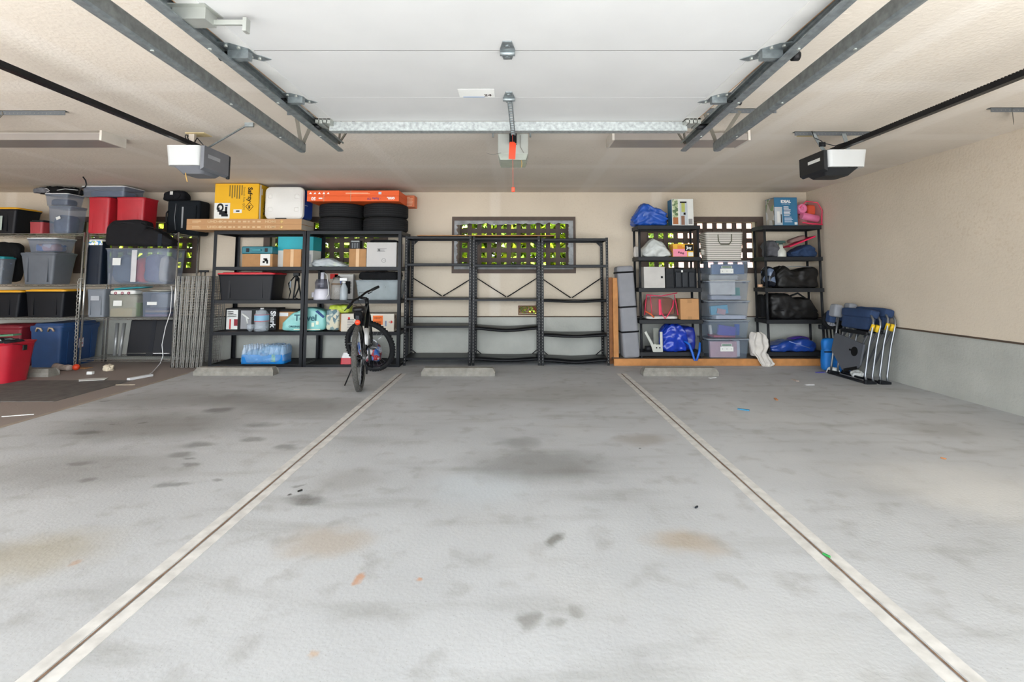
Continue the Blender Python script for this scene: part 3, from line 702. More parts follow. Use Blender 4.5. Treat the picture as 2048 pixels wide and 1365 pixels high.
# ================================================================== SHELVING RACKS
# ---- black steel racks
YB = 6.88; DB = .58
def lev(pys, Y, px): return [at(px, q, Y).z for q in pys]
ZBs = lev([462, 534, 601, 664.5, 730], YB, 520)
BR = []
def steel_rack(label, pxl, pxr, zs, group):
    xl, xr = xat(pxl, .9, YB), xat(pxr, .9, YB); W_ = xr-xl
    t = thing('shelving_rack', label, 'shelving rack', ((xl+xr)/2, YB, 0), 0, group); pw = .045; ht = zs[0]
    for sx_ in (-1, 1):
        for yy, dy in ((0, 1), (DB, -1)):
            x0 = sx_*W_/2; m = MB(); m.box(min(x0, x0-sx_*pw), max(x0, x0-sx_*pw), min(yy, yy+dy*.003), max(yy, yy+dy*.003), 0, ht)
            m.box(min(x0, x0-sx_*.003), max(x0, x0-sx_*.003), min(yy, yy+dy*pw), max(yy, yy+dy*pw), 0, ht)
            if yy == 0: m.box(min(x0-sx_*pw*.45, x0-sx_*pw*.55), max(x0-sx_*pw*.45, x0-sx_*pw*.55), -.002, 0, 0, ht)
            m.build('post', blackmetal, t)
    for z in zs:
        m = MB(); iw = W_/2-.004
        m.box(-iw, iw, .004, .024, z-.045, z).box(-iw, iw, .001, .004, z-.04, z-.034).box(-iw, iw, DB-.024, DB-.004, z-.045, z)
        m.box(-iw, -iw+.02, .024, DB-.024, z-.045, z).box(iw-.02, iw, .024, DB-.024, z-.045, z)
        s_ = m.build('shelf_frame', blackmetal, t)
        MB().box(-iw+.02, iw-.02, .024, DB-.024, z-.014, z-.003).build('shelf_board', mat('dark_board', '3a3a3e', .7), s_)
    return t
steel_rack('black steel rack left of the bicycle, five shelves, yellow box on top', 422, 608, ZBs, 'black steel racks beside the bicycle')
steel_rack('black steel rack behind the bicycle, five shelves, tyres on top', 609, 801, ZBs, 'black steel racks beside the bicycle')

# ---- empty slotted-angle racks
YC = 7.0; DC = .45
slot_m = mat('dark_slotted_angle', '26272c', .4, .3, .2, 25); holem = mat('worn_bolt_hole', '8f8c86', .7)
def angle_rack(label, pxl, pxr, pys, bent, seed):
    xl, xr = xat(pxl, .9, YC)+.002, xat(pxr, .9, YC)-.002; W_ = xr-xl; zs = lev(pys, YC, 1030)
    t = thing('empty_shelving_rack', label, 'shelving rack', ((xl+xr)/2, YC, 0), 0, 'three empty slotted-angle racks'); ht = zs[0]+.01; pw = .036
    for sx_ in (-1, 1):
        for yy, dy in ((0, 1), (DC, -1)):
            x0 = sx_*W_/2; m = MB(); m.box(min(x0, x0-sx_*pw), max(x0, x0-sx_*pw), min(yy, yy+dy*.003), max(yy, yy+dy*.003), 0, ht)
            m.box(min(x0, x0-sx_*.003), max(x0, x0-sx_*.003), min(yy, yy+dy*pw), max(yy, yy+dy*pw), 0, ht)
            hm = m; hm.mi = 1; k = 42
            for i in range(k):
                z = .04+i*(ht-.06)/k; xc = x0-sx_*pw*.5
                if yy == 0: hm.box(xc-.0035, xc+.0035, -.0008, .0002, z, z+.014)
                else: hm.box(xc-.0035, xc+.0035, yy-.004, yy-.003, z, z+.014)
                ys = yy+dy*pw*.55; hm.box(x0-sx_*.004 if sx_ > 0 else x0+.003, x0-.003 if sx_ > 0 else x0+.004, ys-.003, ys+.003, z, z+.014)
            m.build('post', [slot_m, holem], t)
    for i, z in enumerate(zs):
        if i in bent:
            N = 16; m = MB(); g = [[None]*5 for _ in range(N+1)]
            vs = []; iw = W_/2-.006
            for a in range(N+1):
                u = a/N; sag = -bent[i]*sin(pi*u)**1.5*(1+.15*noise.noise(V((u*5, seed, i))))
                for b2, (yy, dz) in enumerate([(.004, -.03), (.002, 0), (.14, .008*sin(u*9)), (.3, -.004), (DC-.004, 0), (DC-.004, -.03)]):
                    vs.append((-iw+2*iw*u, yy, z+dz+sag*(1.0 if b2 < 2 else .6)))
            fs = [(a*6+k, a*6+k+1, a*6+k+7, a*6+k+6) for a in range(N) for k in range(5)]
            m._add(vs, fs, None, True); o = m.build('shelf', slot_m, t)
            sm = o.modifiers.new('s', 'SOLIDIFY'); sm.thickness = .002
        else:
            iw = W_/2-.004; m = MB(); m.box(-iw, iw, .004, DC-.004, z-.004, z).box(-iw, iw, .004, .007, z-.032, z).box(-iw, iw, DC-.007, DC-.004, z-.032, z)
            m.box(-iw, -iw+.003, .007, DC-.007, z-.032, z-.004).box(iw-.003, iw, .007, DC-.007, z-.032, z-.004); m.build('shelf', slot_m, t)
    # gussets and cross brace at the back
    for sx_ in (-1, 1):
        x0 = sx_*(W_/2-.04); MB().prism([(x0, zs[0]-.03), (x0-sx_*.06, zs[0]-.03), (x0, zs[0]-.09)], DC-.008, DC-.005).build('corner_gusset', slot_m, t)
        zt_ = at(1030, 556, YC+DC).z; zb_ = zs[2]+.01
        MB().cyl((sx_*(W_/2-.02), DC+.004, zt_), (sx_*.01, DC+.004, zb_), .008, 6).build('diagonal_brace', slot_m, t)
        MB().cyl((sx_*(W_/2-.02), DC+.004, .16), (sx_*(W_/2-.13), DC+.004, .07), .007, 6).build('foot_brace', slot_m, t)
    return t, zs
angle_rack('left empty black rack beside the bicycle bay, straight shelves', 808, 943, [473, 527, 596, 652, 716], {}, 1)
angle_rack('middle empty black rack with a badly bent fourth shelf', 944, 1081, [475, 529, 598, 655, 717], {3: .035, 4: .02}, 2)
angle_rack('right empty black rack next to the wood post, its fourth shelf lowest of the three', 1082, 1218, [477, 530, 600, 669, 719], {2: .012, 3: .02, 4: .03}, 3)
# board lying across the top
o = MB().box(xat(832, 1.9, YC), xat(1110, 1.9, YC), YC+.05, YC+.35, at(1030, 473, YC).z+.012, at(1030, 473, YC).z+.022).build('wood_board', cardtan)
recentre(tag(o, 'thin tan board lying across the top of the two left empty racks', 'board'))

# ---- chrome wire racks
YA = 6.85; DA = .46
ZAs = lev([467, 569, 635.5, 719], YA, 250)
def wire_rack(label, pxl, pxr, zs, feet=None):
    xl, xr = xat(pxl, .8, YA), xat(pxr, .8, YA); W_ = xr-xl
    t = thing('wire_rack', label, 'shelving rack', ((xl+xr)/2, YA, 0), 0, 'chrome wire racks'); ht = zs[0]+.015; zs = zs[:feet] if feet else zs
    for x in (-W_/2+.012, W_/2-.012):
        for y in (.012, DA-.012):
            m = MB().cyl((x, y, .02), (x, y, ht), .0125, 10); 
            for k in range(14): m.cyl((x, y, .1+k*ht/15), (x, y, .104+k*ht/15), .0134, 10)
            po = m.build('post', chrome, t); MB().cyl((x, y, 0), (x, y, .03), .016, 8).build('foot', blackpl, po)
    for z in zs:
        m = MB(); a, b = -W_/2+.026, W_/2-.026
        for y in (.012, DA-.012):
            m.cyl((a, y, z-.004), (b, y, z-.004), .004, 6).cyl((a, y, z-.03), (b, y, z-.03), .003, 6)
            k = 22; m.tube([(a+(b-a)*i/k, y, z-.004-(.026 if i % 2 else 0)) for i in range(k+1)], .002, 4)
        for x in (a, b):
            m.cyl((x, .012, z-.004), (x, DA-.012, z-.004), .004, 6).cyl((x, .012, z-.03), (x, DA-.012, z-.03), .003, 6)
        k = 40
        for i in range(1, k): x = a+(b-a)*i/k; m.cyl((x, .012, z-.003), (x, DA-.012, z-.003), .0018, 4)
        m.build('wire_shelf', chrome, t)
wire_rack('chrome wire rack at the far left edge under yellow-lidded totes', -130, 159, ZAs, 3)
wire_rack('chrome wire rack holding the red bins and the big clear tote', 163, 350, ZAs)

# ---- black resin shelves on the wood platform
YP = 7.02; zP = at(1440, 718, YP-.02).z
pl = thing('wood_platform', 'low orange lumber platform under the resin shelves along the back wall', 'platform', (0, 0, 0))
xa, xb = fl(1228, 732).x, fl(1652, 731).x
MB().bbox(xa, xb, YP-.035, YP, 0, zP, .003).build('front_board', wood, pl)
MB().box(xa, xb, YP, 7.5, zP-.018, zP-.001).build('deck', mat('grey_plywood', '6f665d', .9), pl)
wp = thing('wood_post', 'upright orange lumber post beside the rolled grey mat', 'post', (xat(1228, .5, YP+.1), YP+.1, 0))
h_ = at(1228, 556, YP+.1).z
MB().bbox(-.01, .062, 0, .045, 0, h_, .003).build('front_stud', wood, wp); MB().bbox(-.095, -.012, .03, .07, 0, h_+.005, .003).build('rear_stud', mat('brown_lumber', '8a5a35', .8, 0, .2, 9), wp)
YD = YP+.02; DD = .36
ZDs = lev([451, 514, 576.5, 640, 705], YD, 1400)
def resin_shelf(label, pxl, pxr):
    xl, xr = xat(pxl, .9, YD), xat(pxr, .9, YD); W_ = xr-xl; z0 = zP
    t = thing('resin_shelf', label, 'shelving unit', ((xl+xr)/2, YD, z0), 0, 'black resin shelving units'); zs = [z-z0 for z in ZDs]
    for z in zs:
        m = MB(); iw = W_/2
        m.bbox(-iw, iw, 0, .022, z-.055, z, .004).bbox(-iw, iw, DD-.022, DD, z-.055, z, .004).bbox(-iw, -iw+.022, .02, DD-.02, z-.055, z, .004).bbox(iw-.022, iw, .02, DD-.02, z-.055, z, .004)
        for i in range(9): y = .03+i*(DD-.06)/8.5; m.box(-iw+.02, iw-.02, y, y+.026, z-.012, z-.003)
        m.build('shelf', darkpl, t)
    zz = [0]+zs[::-1]
    for sx_ in (-1, 1):
        for y in (.026, DD-.026):
            m = MB(); x = sx_*(W_/2-.028)
            for z in zs[:-1]:
                i = zs.index(z); m.cyl((x, y, zs[i+1]), (x, y, z-.055), .017, 12)
            m.cyl((x, y, 0), (x, y, zs[-1]-.055), .017, 12); m.build('post', darkpl, t)
    return t
resin_shelf('left black resin shelving unit with blue tarp bag on top', 1278, 1405)
resin_shelf('right black resin shelving unit with IDEAL box and pink bag on top', 1532, 1650)

# ================================================================== THINGS ON THE RACKS
def fit(px0, px1, pyt, zb, Y, d, full=False):
    zt = min(at((px0+px1)/2, pyt, Y).z, ZC-.012); zm = (zb+zt)/2
    x0 = xat(px0, zm, Y+d if (full and px0 > CX) else Y); x1 = xat(px1, zm, Y+d if (full and px1 < CX) else Y)
    return (x0+x1)/2, x1-x0, zt-zb
def carton(name, label, cat, box, zb, Y, d, m, tp=None, group=None, full=False, body='carton_body', bev=.004):
    cx, w_, h_ = fit(*box, zb, Y, d, full); t = thing(name, label, cat, (cx, Y, zb), 0, group)
    MB().bbox(-w_/2, w_/2, 0, d, 0, h_, bev).build(body, m, t)
    if tp: MB().box(-.022, .022, -.0012, 0, h_*.0+.002, h_).box(-.022, .022, 0, d, h_, h_+.001).build('tape', tp, t)
    return t, w_, h_
def lab(t, w_, h_, u0, u1, v0, v1, m, name='printed_label', y=-.0005, label=None):
    return patch(t, -w_/2+u0*w_, -w_/2+u1*w_, v0*h_, v1*h_, y, m, name, label=label)
def lines(t, w_, h_, u0, u1, v0, v1, nn, m, y=-.002, name='fine_print', vert=False, seed=1):
    r = random.Random(seed); b = MB()
    for i in range(nn):
        f = i/nn; ln = r.uniform(.6, 1)
        if vert: x = -w_/2+(u0+(u1-u0)*f)*w_; b.box(x, x+(u1-u0)*w_/nn*.45, y, y+.0012, (v1-(v1-v0)*ln)*h_, v1*h_)
        else: z = (v0+(v1-v0)*f)*h_; b.box(-w_/2+u0*w_, -w_/2+(u0+(u1-u0)*ln)*w_, y, y+.0012, z, z+(v1-v0)*h_/nn*.45)
    return b.build(name, m, t)
def tote(name, label, cat, box, zb, Y, d, body, lid=None, group=None, full=False, tp=.88, rz=0, ribs=True, loc=None, lidh=.03):
    cx, w_, h_ = fit(*box, zb, Y, d, full); t = thing(name, label, cat, loc or (cx, Y+d/2, zb), rz, group)
    lh = lidh if lid else .0; isc = 'clear' in body.name
    m = MB(); m.shell(w_*tp*.97, d*tp*.97, w_*.96, d*.96, 0, h_-lh, .03, .004)
    if ribs:
        for fx in (-.28, .28):
            for sy in (-1, 1): m.box(fx*w_-.012, fx*w_+.012, sy*d*tp*.485-.004 if sy > 0 else -d*.47-.0, sy*d*.485 if sy > 0 else -d*tp*.485+.004, .03, h_-lh-.05) if not isc else None
    m.shell(w_*.97, d*.97, w_, d, h_-lh-.022, h_-lh, .035, .012)
    m.build('bin_body', body, t)
    if lid:
        l_ = MB(); l_.taper(w_*1.01, d*1.01, w_, d, h_-lh+.001, h_-lh*.35, .04); l_.taper(w_*.9, d*.88, w_*.86, d*.84, h_-lh*.35, h_, .04)
        l_.build('lid', lid, t)
    return t, w_, h_
def bag(name, label, cat, box, zb, Y, d, m, seed, amp=.02, fr=7, e=3, group=None, full=False, ridge=False, part=None, n=16, prof=None):
    cx, w_, h_ = fit(*box, zb, Y, d, full); t = thing(name, label, cat, (cx, Y+d/2, zb), 0, group)
    MB().blob(w_, d, h_, seed, amp, fr, e, n, ridge=ridge, prof=prof).build(part or 'fabric_body', m, t)
    return t, w_, h_

# ---------------------------------------- black racks: top
z0 = ZBs[0]
tvm = mat('tv_carton', 'b58a60', .8, 0, .04)
cxx, ww, hh2 = fit(373, 603, 438, z0, 6.72, .42)
half = hh2/2-.001
for i, lb in enumerate(['flat brown television carton lying directly on the left black rack', 'flat brown television carton lying on top of another one, under the yellow box']):
    t = thing('television_carton', lb, 'carton', (cxx, 6.72, z0+i*(half+.001)), 0, 'flat television cartons')
    MB().bbox(-ww/2, ww/2, 0, .42, 0, half, .003).build('carton_body', tvm, t)
    for s_, x in (('UHD-4K', -ww/2+.39), ('HDMI', ww/2-.42)): text(s_, half*.62, inkpale, t, (x, -.0015, half/2), sx=1.3, bold=.001)
    lines(t, ww, half, .05, .13, .25, .8, 3, inkpale, seed=i)
    b_ = MB()
    for k in range(9): b_.bbox(-ww*.22+k*.065, -ww*.22+k*.065+.028+.01*(k % 3), -.0015, 0, half*.35, half*.65, .001)
    b_.build('port_icons', inkpale, t)
    MB().lathe([(0, 0), (.022, 0), (.022, .0015), (0, .0015)], 20, T(ww/2-.27, 0, half/2) @ RX(pi/2)).build('round_mark', mat('gold_print', 'd2ae72', .6), t)
    MB().box(ww/2, ww/2+.001, .0, .40, .004, half-.004).build('end_panel', mat('pale_carton_end', 'b9b0a2', .8), t)
z1 = z0+2*half+.002
# yellow box
t, w_, h_ = carton('car_seat_box', 'tall yellow printed box standing on the flat television cartons', 'box', (429, 517, 366), z1, 6.735, .3, mat('yellow_card', 'e2ac12', .7, 0, .03), body='box_body')
lab(t, w_, h_, 0.005, .36, .01, .45, paper, 'picture_panel')
b_ = MB()
b_.torus(.045, .014, 20, 8, T(-w_*.36, -.003, h_*.32) @ RX(pi/2) @ Matrix.Scale(.8, 4, (1, 0, 0)), .15)
for q in ((-.42, .2, .06, .02), (-.38, .12, .11, .05), (-.33, .07, .09, .03), (-.25, .16, .03, .09), (-.44, .26, .04, .03)):
    b_.bbox(w_*q[0], w_*q[0]+q[2], -.004, -.002, h_*q[1], h_*q[1]+q[3], .001)
b_.build('stroller_picture', mat('dark_print', '2c2e36', .7), t)
lab(t, w_, h_, .25, .31, .36, .4, inkblue, 'blue_square', -.002)
lab(t, w_, h_, .44, .63, .17, .27, paper, 'sticker'); lab(t, w_, h_, .5, .58, .2, .24, ink, 'barcode', -.002)
yk = mat('brown_black_ink', '2e2618', .7)
text('Safety', .083, yk, t, (w_*.3, -.0015, h_*.69), (pi/2, pi/2, 0), bold=.0024)
text('1st', .045, yk, t, (w_*.3, -.0015, h_*.35), (pi/2, pi/2, 0), bold=.002)
dm = MB(); sz = .05
for k in range(4):
    a, b = k*pi/2, (k+1)*pi/2; pa = V((w_*.3+sz*cos(a), -.0012, h_*.35+sz*1.15*sin(a))); pb = V((w_*.3+sz*cos(b), -.0012, h_*.35+sz*1.15*sin(b)))
    dm.cyl(pa, pb, .0035, 4)
dm.build('diamond_mark', yk, t)
text('Smooth Ride QCM', .04, mat('olive_ink', '7a6420', .7), t, (w_*.17, -.0015, h_*.58), (pi/2, pi/2, 0))
lines(t, w_, h_, -.0+.33, .66, .5, .95, 6, mat('olive_ink', '7a6420', .7), vert=True, seed=3)
MB().box(w_/2, w_/2+.001, .03, .065, .0, h_*.98).build('white_edge', paper, t)
text('Safety', .08, yk, t, (w_/2+.0015, .17, h_*.35), (pi/2, -pi/2, pi/2), bold=.001)
MB().box(w_/2, w_/2+.0012, .075, .1, h_*.7, h_*.88).build('sticker', paper, t)
# cooler lying on its back, lid to the front
cx, w_, h_ = fit(528, 606, 373, z1, 6.78, .35)
t = thing('cooler', 'blue cooler lying on its side, rounded white lid facing out, beside the yellow box', 'cooler', (cx, 6.78, z1))
Mc = T(0, .0, h_/2) @ RX(-pi/2)
MB().taper(w_*.94, h_*.92, w_*.94, h_*.92, .045, .36, .05, Mc).build('cooler_body', mat('cobalt_plastic', '173f9c', .4, 0, .08), t)
lidm = mat('warm_white_lid', 'd9d7d3', .45, 0, .03)
lm = MB().taper(w_*.97, h_*.97, w_, h_, .02, .05, .07, Mc); lm.taper(w_*.88, h_*.86, w_*.97, h_*.97, .0, .02, .07, Mc); ld = lm.build('lid', lidm, t)
for sx_ in (-1, 1):
    for sz_ in (-1, 1): MB().taper(.05, .05, .075, .06, -.008, .001, .02, Mc @ T(sx_*w_*.34, sz_*h_*.2, 0)).build('cup_recess', lidm, ld)
MB().bbox(-w_*.2, w_*.08, -.004, .03, .0, .02, .004).build('latch', mat('dark_latch', '3a4048', .5), t)
sk = MB()
sk.box(w_*.47, w_*.471, .1, .2, h_*.45, h_*.47); sk.build('scratch', inkwhite, t)
# tyres
tz = []
r0 = .312; th = (at(680, 405, 6.84).z-z0)/2
def tyre_mesh():
    prof = [(.2, .02), (.205, .006), (.26, 0), (r0-.012, .012), (r0-.002, .028)]
    for k in range(5):
        z = .03+(th-.06)*k/5; dz = (th-.06)/5; prof += [(r0, z+.002), (r0, z+dz*.78), (r0-.006, z+dz*.8), (r0-.006, z+dz*.98)]
    prof += [(r0-.002, th-.028), (r0-.012, th-.012), (.26, 0+th), (.205, th-.006), (.2, th-.02), (.21, th/2), (.2, .02)]
    return MB().lathe(prof, 56, smooth=False)
xl_, xr_ = xat(681, 2.0, 7.1), xat(771.5, 2.0, 7.1); xm = (xl_+xr_)/2; xl_, xr_ = xm-r0-.003, xm+r0+.003
pt = None
for x, k, lb in ((xl_, 0, 'bottom left'), (xl_, 1, 'upper left'), (xr_, 0, 'bottom right'), (xr_, 1, 'upper right')):
    lbl = '%s of the four black car tyres stacked on the right black rack' % lb
    if pt is None:
        pt = tyre_mesh().build('spare_tyre', rubber); o = pt
    else: o = pt.copy(); COL.objects.link(o)
    o.location = (x, 7.145, z0+k*th); o.rotation_euler = (0, 0, k+x); tag(o, lbl, 'tyre', 'car tyres on the rack')
z2_ = z0+2*th
# orange tv boxes
orc = mat('orange_card', 'e2591a', .6, 0, .03); cx, w_, h_ = fit(614, 798, 381, z2_, 6.74, .45)
for i, lb in enumerate(['flat bright orange television box lying directly on the tyres', 'flat bright orange television box on top, just under the ceiling']):
    t = thing('television_box', lb, 'box', (cx, 6.74, z2_+i*h_/2), 0, 'orange television boxes on the tyres')
    MB().bbox(-w_/2, w_/2, 0, .5, .0, h_/2-.001, .003).build('box_body', orc, t)
    hz_ = h_/4
    if i == 0:
        text('onn.', .06, inkwhite, t, (w_/2-.11, -.0015, hz_), (pi/2, pi, 0), bold=.0025)
        text('\u00b7 Roku TV', .045, mat('purple_ink', '5a2a6a', .6), t, (w_/2-.34, -.0015, hz_), (pi/2, pi, 0), bold=.001)
        text('50', .06, inkwhite, t, (-w_/2+.09, -.0015, hz_), (pi/2, pi, 0), bold=.002)
        MB().bbox(-w_/2+.16, -w_/2+.21, -.0015, 0, hz_-.006, hz_+.012, .002).build('small_mark', inkwhite, t)
    else:
        MB().box(w_/2-.28, w_/2-.24, -.0015, 0, hz_-.017, hz_+.017).build('check_mark_box', mat('pale_blue_print', 'c4cfe0', .6), t)
        lines(t, w_, h_/2, .42, .8, .35, .65, 2, mat('pale_orange_print', 'efc2a0', .7), seed=4)
        b_ = MB()
        for k in range(5): b_.prism([(-w_/2+.03+k*.06, hz_-.012), (-w_/2+.065+k*.06, hz_-.012), (-w_/2+.05+k*.06, hz_+.014)], -.0015, 0)
        b_.build('handling_marks', inkwhite, t)
    for xx in (.18, .47): MB().box(-w_/2+xx*w_, -w_/2+xx*w_+.012, -.0014, 0, .0, h_/2).build('tape', clear('shiny_tape', 'f0b090', .5), t)
t, w_, h_ = carton('orange_carton', 'faded orange box poking out to the right of the orange television boxes', 'box', (806, 829, 391), z2_, 7.28, .2, mat('faded_orange_card', 'd4764f', .7), body='box_body')
lines(t, w_, h_, .1, .9, .1, .9, 7, mat('pale_orange_print', 'efc2a0', .7), seed=5)

# ---------------------------------------- second shelf
z = ZBs[1]
t, w_, h_ = carton('cardboard_box', 'brown carton with a white picture label under the teal tool case', 'carton', (484, 545, 508), z, 6.95, .26, card, None, 'brown cartons on the black racks')
lab(t, w_, h_, .6, .92, .1, .98, paper); b_ = MB()
for q in ((.68, .3, .03, .03), (.74, .42, .04, .04), (.8, .25, .025, .05), (.7, .55, .05, .02)): b_.bbox(-w_/2+q[0]*w_, -w_/2+q[0]*w_+q[2], -.003, -.001, q[1]*h_, q[1]*h_+q[3], .001)
b_.build('tool_picture', ink, t)
zt_ = z+h_
cx, w_, h_ = fit(483, 545, 493, zt_, 6.95, .24); t = thing('tool_case', 'flat teal plastic tool case lying on a brown carton', 'tool case', (cx, 6.95, zt_))
MB().bbox(-w_/2, w_/2, 0, .26, 0, h_, .014).build('case_shell', mat('teal_case', '106a78', .45), t)
MB().bbox(-w_*.14, w_*.14, -.02, .0, h_*.35, h_*.62, .005).build('handle', mat('teal_handle', '0f7f8a', .4), t)
for sx_ in (-1, 1): MB().bbox(sx_*w_*.3-.02, sx_*w_*.3+.02, -.008, 0, h_*.25, h_*.75, .003).build('latch', blackpl, t)
t, w_, h_ = carton('storage_box', 'white box with turquoise upper half behind the small brown carton', 'box', (556, 626, 474), z, 7.1, .3, paper, body='box_body')
MB().box(-w_/2-.002, w_/2+.002, -.002, .302, h_*.55, h_+.002).build('turquoise_lid', mat('turquoise_card', '1fa0ad', .6), t)
lab(t, w_, h_, .76, .95, .1, .42, mat('pale_grey_print', 'b9bcc0', .7)); lab(t, w_, h_, .82, .86, .2, .3, ink, 'small_mark', -.002)
t, w_, h_ = carton('cardboard_box', 'small brown carton leaning open in front of the turquoise and white box', 'carton', (566, 602, 499), z, 6.93, .15, cardtan, tape, 'brown cartons on the black racks')
bag('plastic_bag', 'crumpled clear plastic bag lying flat on the second shelf behind the bicycle', 'bag', (617, 692, 515), z, 6.95, .3, clearbag, 5, .014, 16, 4, part='bag_film', ridge=True, n=18, prof=[(-1, .8), (0, .95), (.4, .6), (1, .25)])
t, w_, h_ = carton('cardboard_box', 'square brown carton with a taped seam beside the big white carton', 'carton', (698, 732, 498), z, 6.93, .24, card, tape, 'brown cartons on the black racks')
zt_ = z+h_+.001
cx, w_, h_ = fit(701, 720, 481, zt_, 6.98, .12); t = thing('battery_charger', 'small black device with a pale top edge on a brown carton', 'charger', (cx, 6.98, zt_))
MB().bbox(-w_/2, w_/2, 0, .12, 0, h_, .006).build('housing', blackpl, t); MB().box(-w_*.42, w_*.42, -.002, 0, h_*.82, h_*.96).build('label_strip', mat('grey_strip', '8c9090', .5), t)
for i in range(3): MB().box(-w_*.35+i*w_*.25, -w_*.2+i*w_*.25, -.003, 0, h_*.1, h_*.7).build('slot', mat('slot_grey', '55585c', .5), t)
t, w_, h_ = carton('white_carton', 'large white-grey printed carton on the second shelf of the right black rack', 'carton', (733, 793, 485), z, 6.93, .42, mat('pale_grey_card', 'b9b6b4', .8, 0, .03), None)
lines(t, w_, h_, .35, .72, .62, .78, 3, mat('grey_print', '8a8888', .8), seed=7); lab(t, w_, h_, .38, .45, .64, .74, mat('grey_print', '8a8888', .8), 'small_mark')
MB().torus(.028, .003, 24, 6, T(w_*.08, -.001, h_*.26) @ RX(pi/2), .3).build('round_mark', MATS['grey_print'], t); text('55', .028, MATS['grey_print'], t, (w_*.08, -.0015, h_*.26))
for i in range(5): MB().box(w_/2, w_/2+.001, .03+i*.07, .05+i*.07, .01, h_-.01).build('side_stripe', mat('dark_side_print', '55504c', .8), t)
zt_ = z+h_
bag('folded_tarp', 'thin black folded sheet lying on the large white carton', 'tarp', (733, 796, 479), zt_+.001, 6.96, .36, blackcloth, 3, .006, 14, 4)

# ---------------------------------------- third shelf
z = ZBs[2]
t, w_, h_ = tote('storage_tote', 'black storage tote with bright red lid on the left black rack', 'storage tote', (432, 548, 545), z, 6.9, .4, mat('black_tote', '20222b', .5, 0, .1), mat('vivid_red_lid', 'c2202c', .45), 'plastic storage totes', tp=.9)
# folded tripod with straps
cx, w_, h_ = fit(572, 601, 546, z, 6.95, .2); t = thing('camera_tripod', 'folded black tripod with dangling straps beside the red-lidded tote', 'tripod', (cx, 7.05, z))
for k in range(3):
    a = k*2.1+.4; MB().tube([(.07*cos(a), .07*sin(a), 0), (.02*cos(a), .02*sin(a), h_*.75)], .011, 8).build('leg', blackpl, t)
MB().cyl((0,0,h_*.7), (0,0,h_*.95), .02, 12).bbox(-.04, .04, -.03, .03, h_*.88, h_, .006).build('head', blackpl, t)
MB().tube([(0, -.02, h_*.9), (.06, -.07, h_*.8), (.07, -.08, h_*.45), (.02, -.08, h_*.1), (.07, -.1, .01)], .01, 6).tube([(-.02, 0, h_*.9), (-.08, -.07, h_*.6), (-.04, -.09, h_*.3), (-.07, -.07, .01), (.05, -.06, .01)], .009, 6).build('strap', blackcloth, t)
MB().bbox(-.055, -.035, -.095, -.08, h_*.45, h_*.7, .004).build('buckle', mat('buckle_grey', '5d6c78', .4), t)
# food processor
cx, w_, h_ = fit(622, 655, 545, z, 6.93, .2); t = thing('food_processor', 'white food processor with smoky clear bowl and loose white cord', 'food processor', (cx, 7.04, z)); r_ = w_/2
lil = mat('lilac_white_plastic', 'c4c2cc', .4)
MB().lathe([(0, 0), (r_*.98, 0), (r_, .02), (r_*.92, h_*.3), (r_*.85, h_*.4), (0, h_*.4)], 28).build('base', lil, t)
MB().lathe([(r_*.8, h_*.4), (r_*.86, h_*.62), (r_*.7, h_*.74), (r_*.2, h_*.76), (0, h_*.76)], 28).build('bowl', clear('smoky_bowl', '5a5a66', .6), t)
MB().cyl((0, 0, h_*.45), (0, 0, h_), r_*.24, 16).build('feed_tube', lil, t)
MB().tube([(r_*.3, -.02, h_*.98), (r_*.7, -.05, h_*.9), (r_*.98, -.07, h_*.5), (r_*1.05, -.08, h_*.2), (r_*.8, -.1, .02)], .005, 6).build('power_cord', white, t)
MB().bbox(-r_*1.15, -r_*.85, -.05, .02, h_*.1, h_*.28, .008).build('control_knob', lil, t)
# glass dispenser
cx, w_, h_ = fit(657, 683, 552, z, 6.96, .18); t = thing('drink_dispenser', 'clear glass drink jar with metal lid behind the spray bottle', 'jar', (cx, 7.08, z)); r_ = w_/2
MB().lathe([(0, 0), (r_*.9, 0), (r_, .02), (r_, h_*.72), (r_*.75, h_*.84), (r_*.75, h_*.86)], 28).build('glass_jar', clear('jar_glass', 'b9b4ac', .38, .05), t)
MB().lathe([(0, h_*.86), (r_*.8, h_*.86), (r_*.8, h_*.93), (r_*.3, h_*.95), (r_*.2, h_), (0, h_)], 28).build('lid', mat('grey_metal_lid', '77756f', .35, .6), t)
MB().lathe([(r_*.99, h_*.62), (r_*1.02, h_*.63), (r_*1.02, h_*.68), (r_*.99, h_*.69)], 28).build('band', mat('brown_band', '6b5745', .6), t)
def spray(name_label, box, z, Y, bodym, headm, trig, squat=False, cat='spray bottle'):
    cx, w_, h_ = fit(*box, z, Y, .1); t = thing('spray_bottle', name_label, cat, (cx, Y+w_/2, z)); r_ = w_/2*.95
    MB().lathe([(0, 0), (r_*.95, 0), (r_, .01), (r_, h_*(.35 if squat else .52)), (r_*.45, h_*(.55 if squat else .72)), (r_*.35, h_*.78), (0, h_*.78)], 24).build('bottle', bodym, t)
    MB().cyl((0,0,h_*.76), (0,0,h_*.84), r_*.42, 14).bbox(-r_*1.1, r_*.9, -r_*.35, r_*.35, h_*.86, h_, .006).build('spray_head', headm, t)
    MB().tube([(-r_*.5, 0, h_*.88), (-r_*.95, 0, h_*.82), (-r_*.8, 0, h_*.72)], .005, 6).build('trigger', trig, t); return t, w_, h_
spray('translucent spray bottle with white and blue trigger on the rack behind the bicycle', (677, 693, 556), z, 6.9, clear('frosted_plastic', 'b4bcc2', .7), white, mat('blue_trigger', '2a4a94', .4))
t, w_, h_ = carton('dish_rack_box', 'white boxed board with a black comb-shaped print behind the spray bottle', 'box', (668, 706, 549), z, 7.22, .08, mat('grey_white_card', 'bdb9b4', .8), body='box_body')
